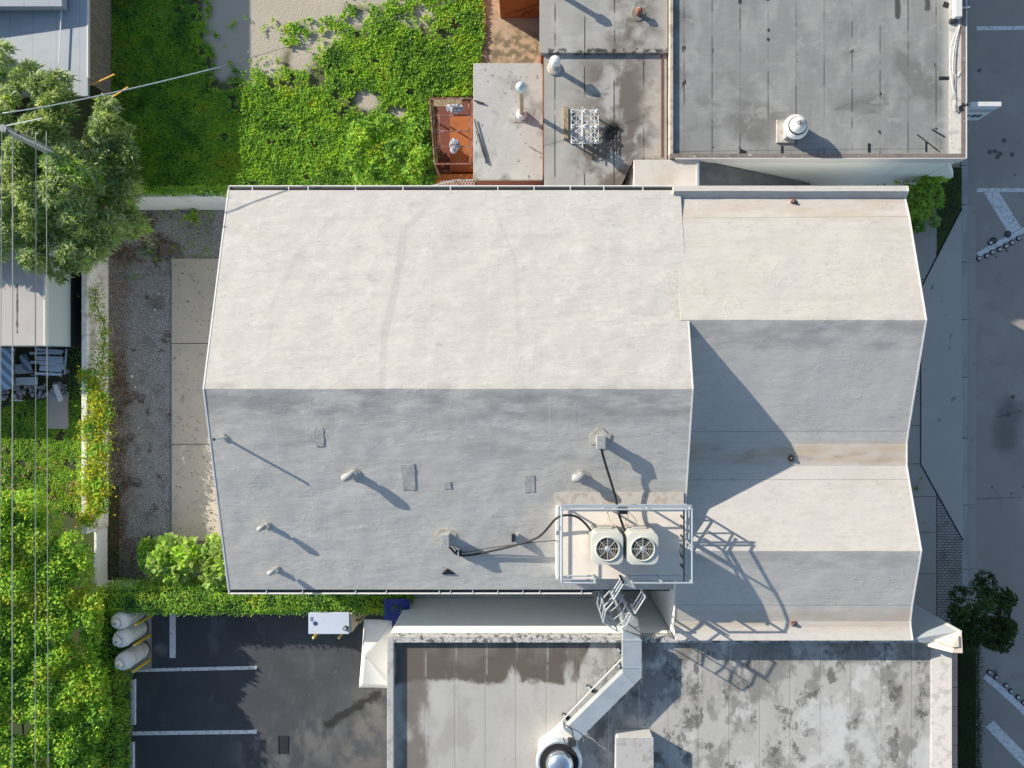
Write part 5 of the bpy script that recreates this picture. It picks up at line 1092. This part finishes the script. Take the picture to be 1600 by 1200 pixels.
def crown(name, label, cat, centre_px, cz, clumps, blades, L, Wd, mats, probs=None, trunk=None, z0=0.0, rad=1.0, limbs=6, mode='ros', k=9, sub='crown', **kw):
    """clumps: list of (x,y,z,r) in metres. Blades spread over the clumps' surfaces and through them."""
    base = Vector((centre_px[0], centre_px[1], z0)); t = thing(name, label, cat, base, **kw)
    cl = np.array(clumps); w = cl[:, 3] ** 2; w /= w.sum(); idx = rng.choice(len(cl), blades, p=w)
    d = rng.normal(0, 1, (blades, 3)); d[:, 2] = np.abs(d[:, 2]) * .9 - .15; d /= np.linalg.norm(d, axis=1, keepdims=True)
    rr = cl[idx, 3] * (rng.random(blades) ** .25)
    cen = cl[idx, :3] + d * rr[:, None] * np.array([1, 1, .75])
    if mode == 'ros': P_, D_ = rosettes(cen, d * .6 + np.array([0, 0, .5]), k)
    else: P_, D_ = cen, d * .5 + rng.normal(0, .6, (blades, 3)) + np.array([0, 0, .1])
    leafmesh(sub, P_, D_, L, Wd, mats, t, probs=probs)
    g = MB(); top = Vector((base.x, base.y, z0 + (cz - z0) * .55)); g.tube([base, base.lerp(top, .5) + Vector((.03, .02, 0)), top], [rad, rad * .8, rad * .65], 10)
    g.build('trunk', bark, t, smooth=True)
    g = MB(); order = np.argsort(-cl[:, 3])[:limbs * 3]
    for i in order: e = Vector(cl[i, :3]); m_ = top.lerp(e, .5) + Vector((0, 0, -.1)); g.tube([top, m_, e], [rad * .5, rad * .3, rad * .1], 6)
    g.build('limb', bark, t, smooth=True)
    return t
def clumps_in(poly_px, n, zf, r0, r1, zref):
    xs = [p[0] for p in poly_px]; ys = [p[1] for p in poly_px]; out = []
    while len(out) < n:
        x = random.uniform(min(xs), max(xs)); y = random.uniform(min(ys), max(ys))
        if inpoly(np.array([x]), np.array([y]), poly_px)[0]: z = zf(x, y); v = K(x, y, z); out.append((v.x, v.y, z, random.uniform(r0, r1)))
    return out
random.seed(11)
# big tree, upper left
BT = [(-140, 60), (0, 75), (30, 62), (48, 95), (68, 82), (85, 115), (110, 150), (150, 158), (178, 175), (196, 210), (200, 255), (212, 300), (218, 345), (205, 365), (165, 385), (140, 405), (105, 425), (60, 425), (20, 415), (-140, 410)]
cl = clumps_in(BT, 210, lambda x, y: 3.3 + 1.6 * math.exp(-((x - 60) / 110) ** 2 - ((y - 260) / 150) ** 2) + random.uniform(-.9, .25), .32, .55, 4)
def hole(c):                     # gaps where the ground and the pole show through
    x, y = c[0] * F / (H - c[2]) + CX, CY - c[1] * F / (H - c[2])
    return any(((x - a) / p) ** 2 + ((y - b) / q) ** 2 < 1 for a, b, p, q in ((72, 230, 36, 13), (118, 208, 14, 16), (72, 92, 8, 16), (22, 212, 22, 8)))
cl = [c for c in cl if not hole(c)]
p = K(165, 290)
crown('broadleaf_tree', 'large grey-green tree with long narrow leaves in whorls, upper left', 'tree', (p.x - 1.2, p.y + .6), 4.6, cl, 11000, .24, .05, LT + [LG[0]], probs=[.36, .34, .2, .1], rad=.16, k=9)
# yellow-green tree lower left
YT = [(-150, 780), (20, 775), (60, 790), (95, 815), (120, 845), (135, 890), (145, 930), (150, 980), (160, 1040), (160, 1120), (158, 1260), (-150, 1260)]
cl = clumps_in(YT, 420, lambda x, y: 1.9 + min((170 - x) / 170 * .75, 1.2) + random.uniform(-.28, .16), .38, .62, 2.4)
crown('dense_bush_tree', 'broad bright green tree crown with rounded leaves filling the lower left', 'tree', tuple(K(60, 1000)[:2]), 2.6, cl, 150000, .135, .09, [LG[0], LG[1], LG[3], LG[2]], probs=[.52, .20, .22, .06], rad=.14, mode='one')
# vines on the boundary wall
def vine(pts_px, dens, z, L, Wd, mats, lab, probs=None, name='wall_vine', cat='vine', sp=.35):
    c = K(*pts_px[0][:2], 0); t = thing(name, lab, cat, c); P_ = []; 
    for x, y, r, n_ in pts_px:
        m = int(n_ * dens); a = rng.normal(0, 1, (m, 3)); v = np.array(K(x, y, z))
        P_.append(v + a * np.array([r, r * 1.1, .10]) + np.array([0, 0, .05]))
    P_ = np.concatenate(P_); P_[:, 2] = np.clip(P_[:, 2], .05, 1.75)
    leafmesh('leaves', P_, rdirs(len(P_), .5), L, Wd, mats, t, probs=probs)
    g = MB(); ps = [K(x, y, z * .9) for x, y, r, n_ in pts_px]; g.tube([K(*pts_px[0][:2], 0)] + ps, .02, 5); g.build('stem', bark, t)
vine([(150, 455, .14, 60), (148, 475, .2, 110), (160, 498, .16, 100), (165, 520, .12, 90), (163, 540, .14, 100), (160, 560, .22, 160), (162, 580, .22, 200)], 1.3, 1.2, .1, .055, LY, 'sparse olive vine creeping on the upper part of the mottled wall', probs=[.3, .1, .35, .25])
vine([(133, 585, .12, 60), (148, 600, .22, 220), (155, 625, .22, 300), (160, 650, .22, 320), (150, 675, .26, 330), (138, 665, .12, 160), (155, 705, .24, 330), (150, 735, .26, 400), (140, 760, .2, 260), (158, 765, .2, 240), (152, 790, .2, 300), (138, 810, .18, 160)], 2.4, 1.4, .12, .07, LY, 'thick yellow-green vine heaped over the lower part of the mottled wall', probs=[.34, .24, .24, .18])
x, y = sample(gpoly([(190, 292), (358, 292), (358, 305), (190, 305)], 2.05), 900); t = thing('wall_top_creeper', 'strip of green creeper along the top of the clean garden wall', 'plant', K(270, 299))
leafmesh('leaves', np.stack([x, y, 2.0 + rng.random(len(x)) * .12], 1), rdirs(len(x), .6), .11, .06, LG, t, probs=[.5, .3, .1, .1])
# hedges
def hedge(name, lab, x0, x1, y0, y1, h, dens, L, Wd, mats, probs=None, amp=.12, cat='hedge'):
    t = thing(name, lab, cat, ((x0 + x1) / 2, (y0 + y1) / 2, 0))
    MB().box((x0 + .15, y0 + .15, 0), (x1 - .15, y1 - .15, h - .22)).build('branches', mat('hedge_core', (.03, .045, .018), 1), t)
    A = (x1 - x0) * (y1 - y0); n_ = int(A * dens); x = rng.uniform(x0, x1, n_); y = rng.uniform(y0, y1, n_)
    nn = nz(x, y, 1.6, 3); ed = np.minimum.reduce([x - x0, x1 - x, y - y0, y1 - y]); z = h + nn * amp - np.clip(.16 - ed, 0, .16) * 1.6 - rng.random(n_) * .16
    P1 = np.stack([x, y, z], 1); D1 = rdirs(n_, .8)
    m = int(2 * ((x1 - x0) + (y1 - y0)) * h * dens * .5); s = rng.random(m) * 2 * ((x1 - x0) + (y1 - y0)); Lx, Ly = x1 - x0, y1 - y0; P2 = np.zeros((m, 3)); D2 = rng.normal(0, .5, (m, 3))
    for i, u in enumerate(s):
        if u < Lx: P2[i, :2] = (x0 + u, y0); D2[i, 1] -= 1
        elif u < Lx + Ly: P2[i, :2] = (x1, y0 + u - Lx); D2[i, 0] += 1
        elif u < 2 * Lx + Ly: P2[i, :2] = (x0 + u - Lx - Ly, y1); D2[i, 1] += 1
        else: P2[i, :2] = (x0, y0 + u - 2 * Lx - Ly); D2[i, 0] -= 1
    P2[:, 2] = rng.random(m) * (h - .1); P2 += rng.normal(0, .06, (m, 3)) * np.array([1, 1, .2])
    leafmesh('foliage', np.concatenate([P1, P2]), np.concatenate([D1, D2]), L, Wd, mats, t, probs=probs)
    return t
hy0, hy1 = K(0, 959, 1.5).y, K(0, 922, 1.5).y
hedge('clipped_hedge', 'long clipped small-leaved hedge between the large roof and the parking lot', K(150, 0, 1.5).x, K(634, 0, 1.5).x, hy0, hy1, 1.5, 900, .075, .05, LG, [.42, .33, .18, .07])
hedge('street_hedge', 'dark hedge strip below the corner tree beside the terracotta coping', K(1500, 0, 1.0).x, K(1536, 0, 1.0).x, -17, K(0, 1015, 1.0).y, 1.0, 900, .07, .03, [LDK[0], LDK[2]], cat='hedge')
hedge('side_hedge', 'narrow bright hedge along the left side of the tanks and pale gravel', K(130, 0, 1.3).x, K(176, 0, 1.3).x, -17, K(0, 962, 1.3).y, 1.3, 500, .11, .07, LG, [.5, .35, .12, .03])
# round-leaved shrub on the yard corner
random.seed(4)
cl = clumps_in([(248, 855), (300, 848), (345, 850), (350, 905), (330, 915), (270, 905), (245, 890)], 16, lambda x, y: 1.1 + random.uniform(-.3, .3), .35, .5, 1)
crown('round_leaf_shrub', 'shrub with large round light-green leaves at the yard corner', 'shrub', tuple(K(300, 880)[:2]), 1.2, cl, 1500, .26, .22, [leafmat('leaf_fresh', (.34, .52, .14)), LG[0], leafmat('leaf_lime2', (.46, .60, .17))], rad=.05, mode='one')
cl = clumps_in([(225, 850), (345, 842), (350, 856), (250, 880), (228, 895)], 9, lambda x, y: .9 + random.uniform(-.2, .2), .25, .35, 1)
crown('small_leaf_shrub', 'dark small-leaved shrub behind the round-leaved one', 'shrub', tuple(K(250, 862)[:2]), .9, cl, 2600, .09, .06, LG, probs=[.3, .4, .25, .05], rad=.04, mode='one')
# shrub on the upper lawn
cl = clumps_in([(560, 205), (600, 190), (650, 195), (672, 230), (670, 285), (600, 285), (545, 280), (540, 245)], 24, lambda x, y: .9 + random.uniform(-.4, .6), .3, .5, 1)
crown('lawn_shrub', 'leafy green shrub rising from the lawn left of the rusty cage', 'shrub', tuple(K(615, 245)[:2]), 1.4, cl, 1100, .2, .07, LG, probs=[.32, .42, .21, .05], rad=.05, k=8)
# corner plants by the north building
cl = clumps_in([(1440, 262), (1462, 258), (1480, 285), (1478, 320), (1450, 330), (1425, 345), (1420, 300)], 16, lambda x, y: 1.4 + random.uniform(-.8, .5), .25, .4, 1)
crown('corner_shrub', 'whorled green shrub between the two buildings at the street corner', 'shrub', tuple(K(1450, 310)[:2]), 1.6, cl, 520, .17, .08, [LG[0], LG[1], LT[0]], rad=.05, k=8)
cl = clumps_in([(1420, 305), (1462, 320), (1460, 345), (1440, 358), (1424, 350)], 9, lambda x, y: .5 + random.uniform(-.2, .2), .2, .3, 1)
crown('low_shrub', 'dark low shrub at the edge of the sidewalk below the whorled shrub', 'shrub', tuple(K(1442, 340)[:2]), .6, cl, 300, .13, .06, [LG[2], LG[1], LT[1]], rad=.03, k=7)
tuft(1342, 281, 9, .2, .06, 'left one of two dark rosettes against the white alley wall', 'rosette_plant', .3, mats=[LG[2], LG[1]], h=.4, kcl=4)
tuft(1372, 284, 9, .2, .06, 'right one of two dark rosettes against the white alley wall', 'rosette_plant', .3, mats=[LG[2], LG[1]], h=.3, kcl=4)
tuft(1396, 281, 10, .22, .07, 'bright rosette plant just left of the whorled corner shrub', 'rosette_plant', .6, mats=[LG[0], LG[3]], h=.6, kcl=4)
tuft(1431, 765, 8, .14, .05, 'small green weed on the sidewalk under the roof edge', 'rosette_plant', .0, mats=[LG[1], LG[2]], h=.3, kcl=3)
# street tree
cl = clumps_in([(1495, 925), (1515, 908), (1545, 912), (1575, 935), (1580, 965), (1570, 1000), (1545, 1012), (1510, 1005), (1480, 965), (1480, 940)], 34, lambda x, y: 2.5 + .7 * math.exp(-((x - 1530) / 40) ** 2 - ((y - 960) / 40) ** 2) + random.uniform(-.9, .2), .28, .45, 2.5)
crown('street_tree', 'dark round street tree at the building corner', 'tree', tuple(K(1525, 945)[:2]), 3.0, cl, 1500, .14, .05, LDK, probs=[.5, .25, .25], rad=.08, k=8)
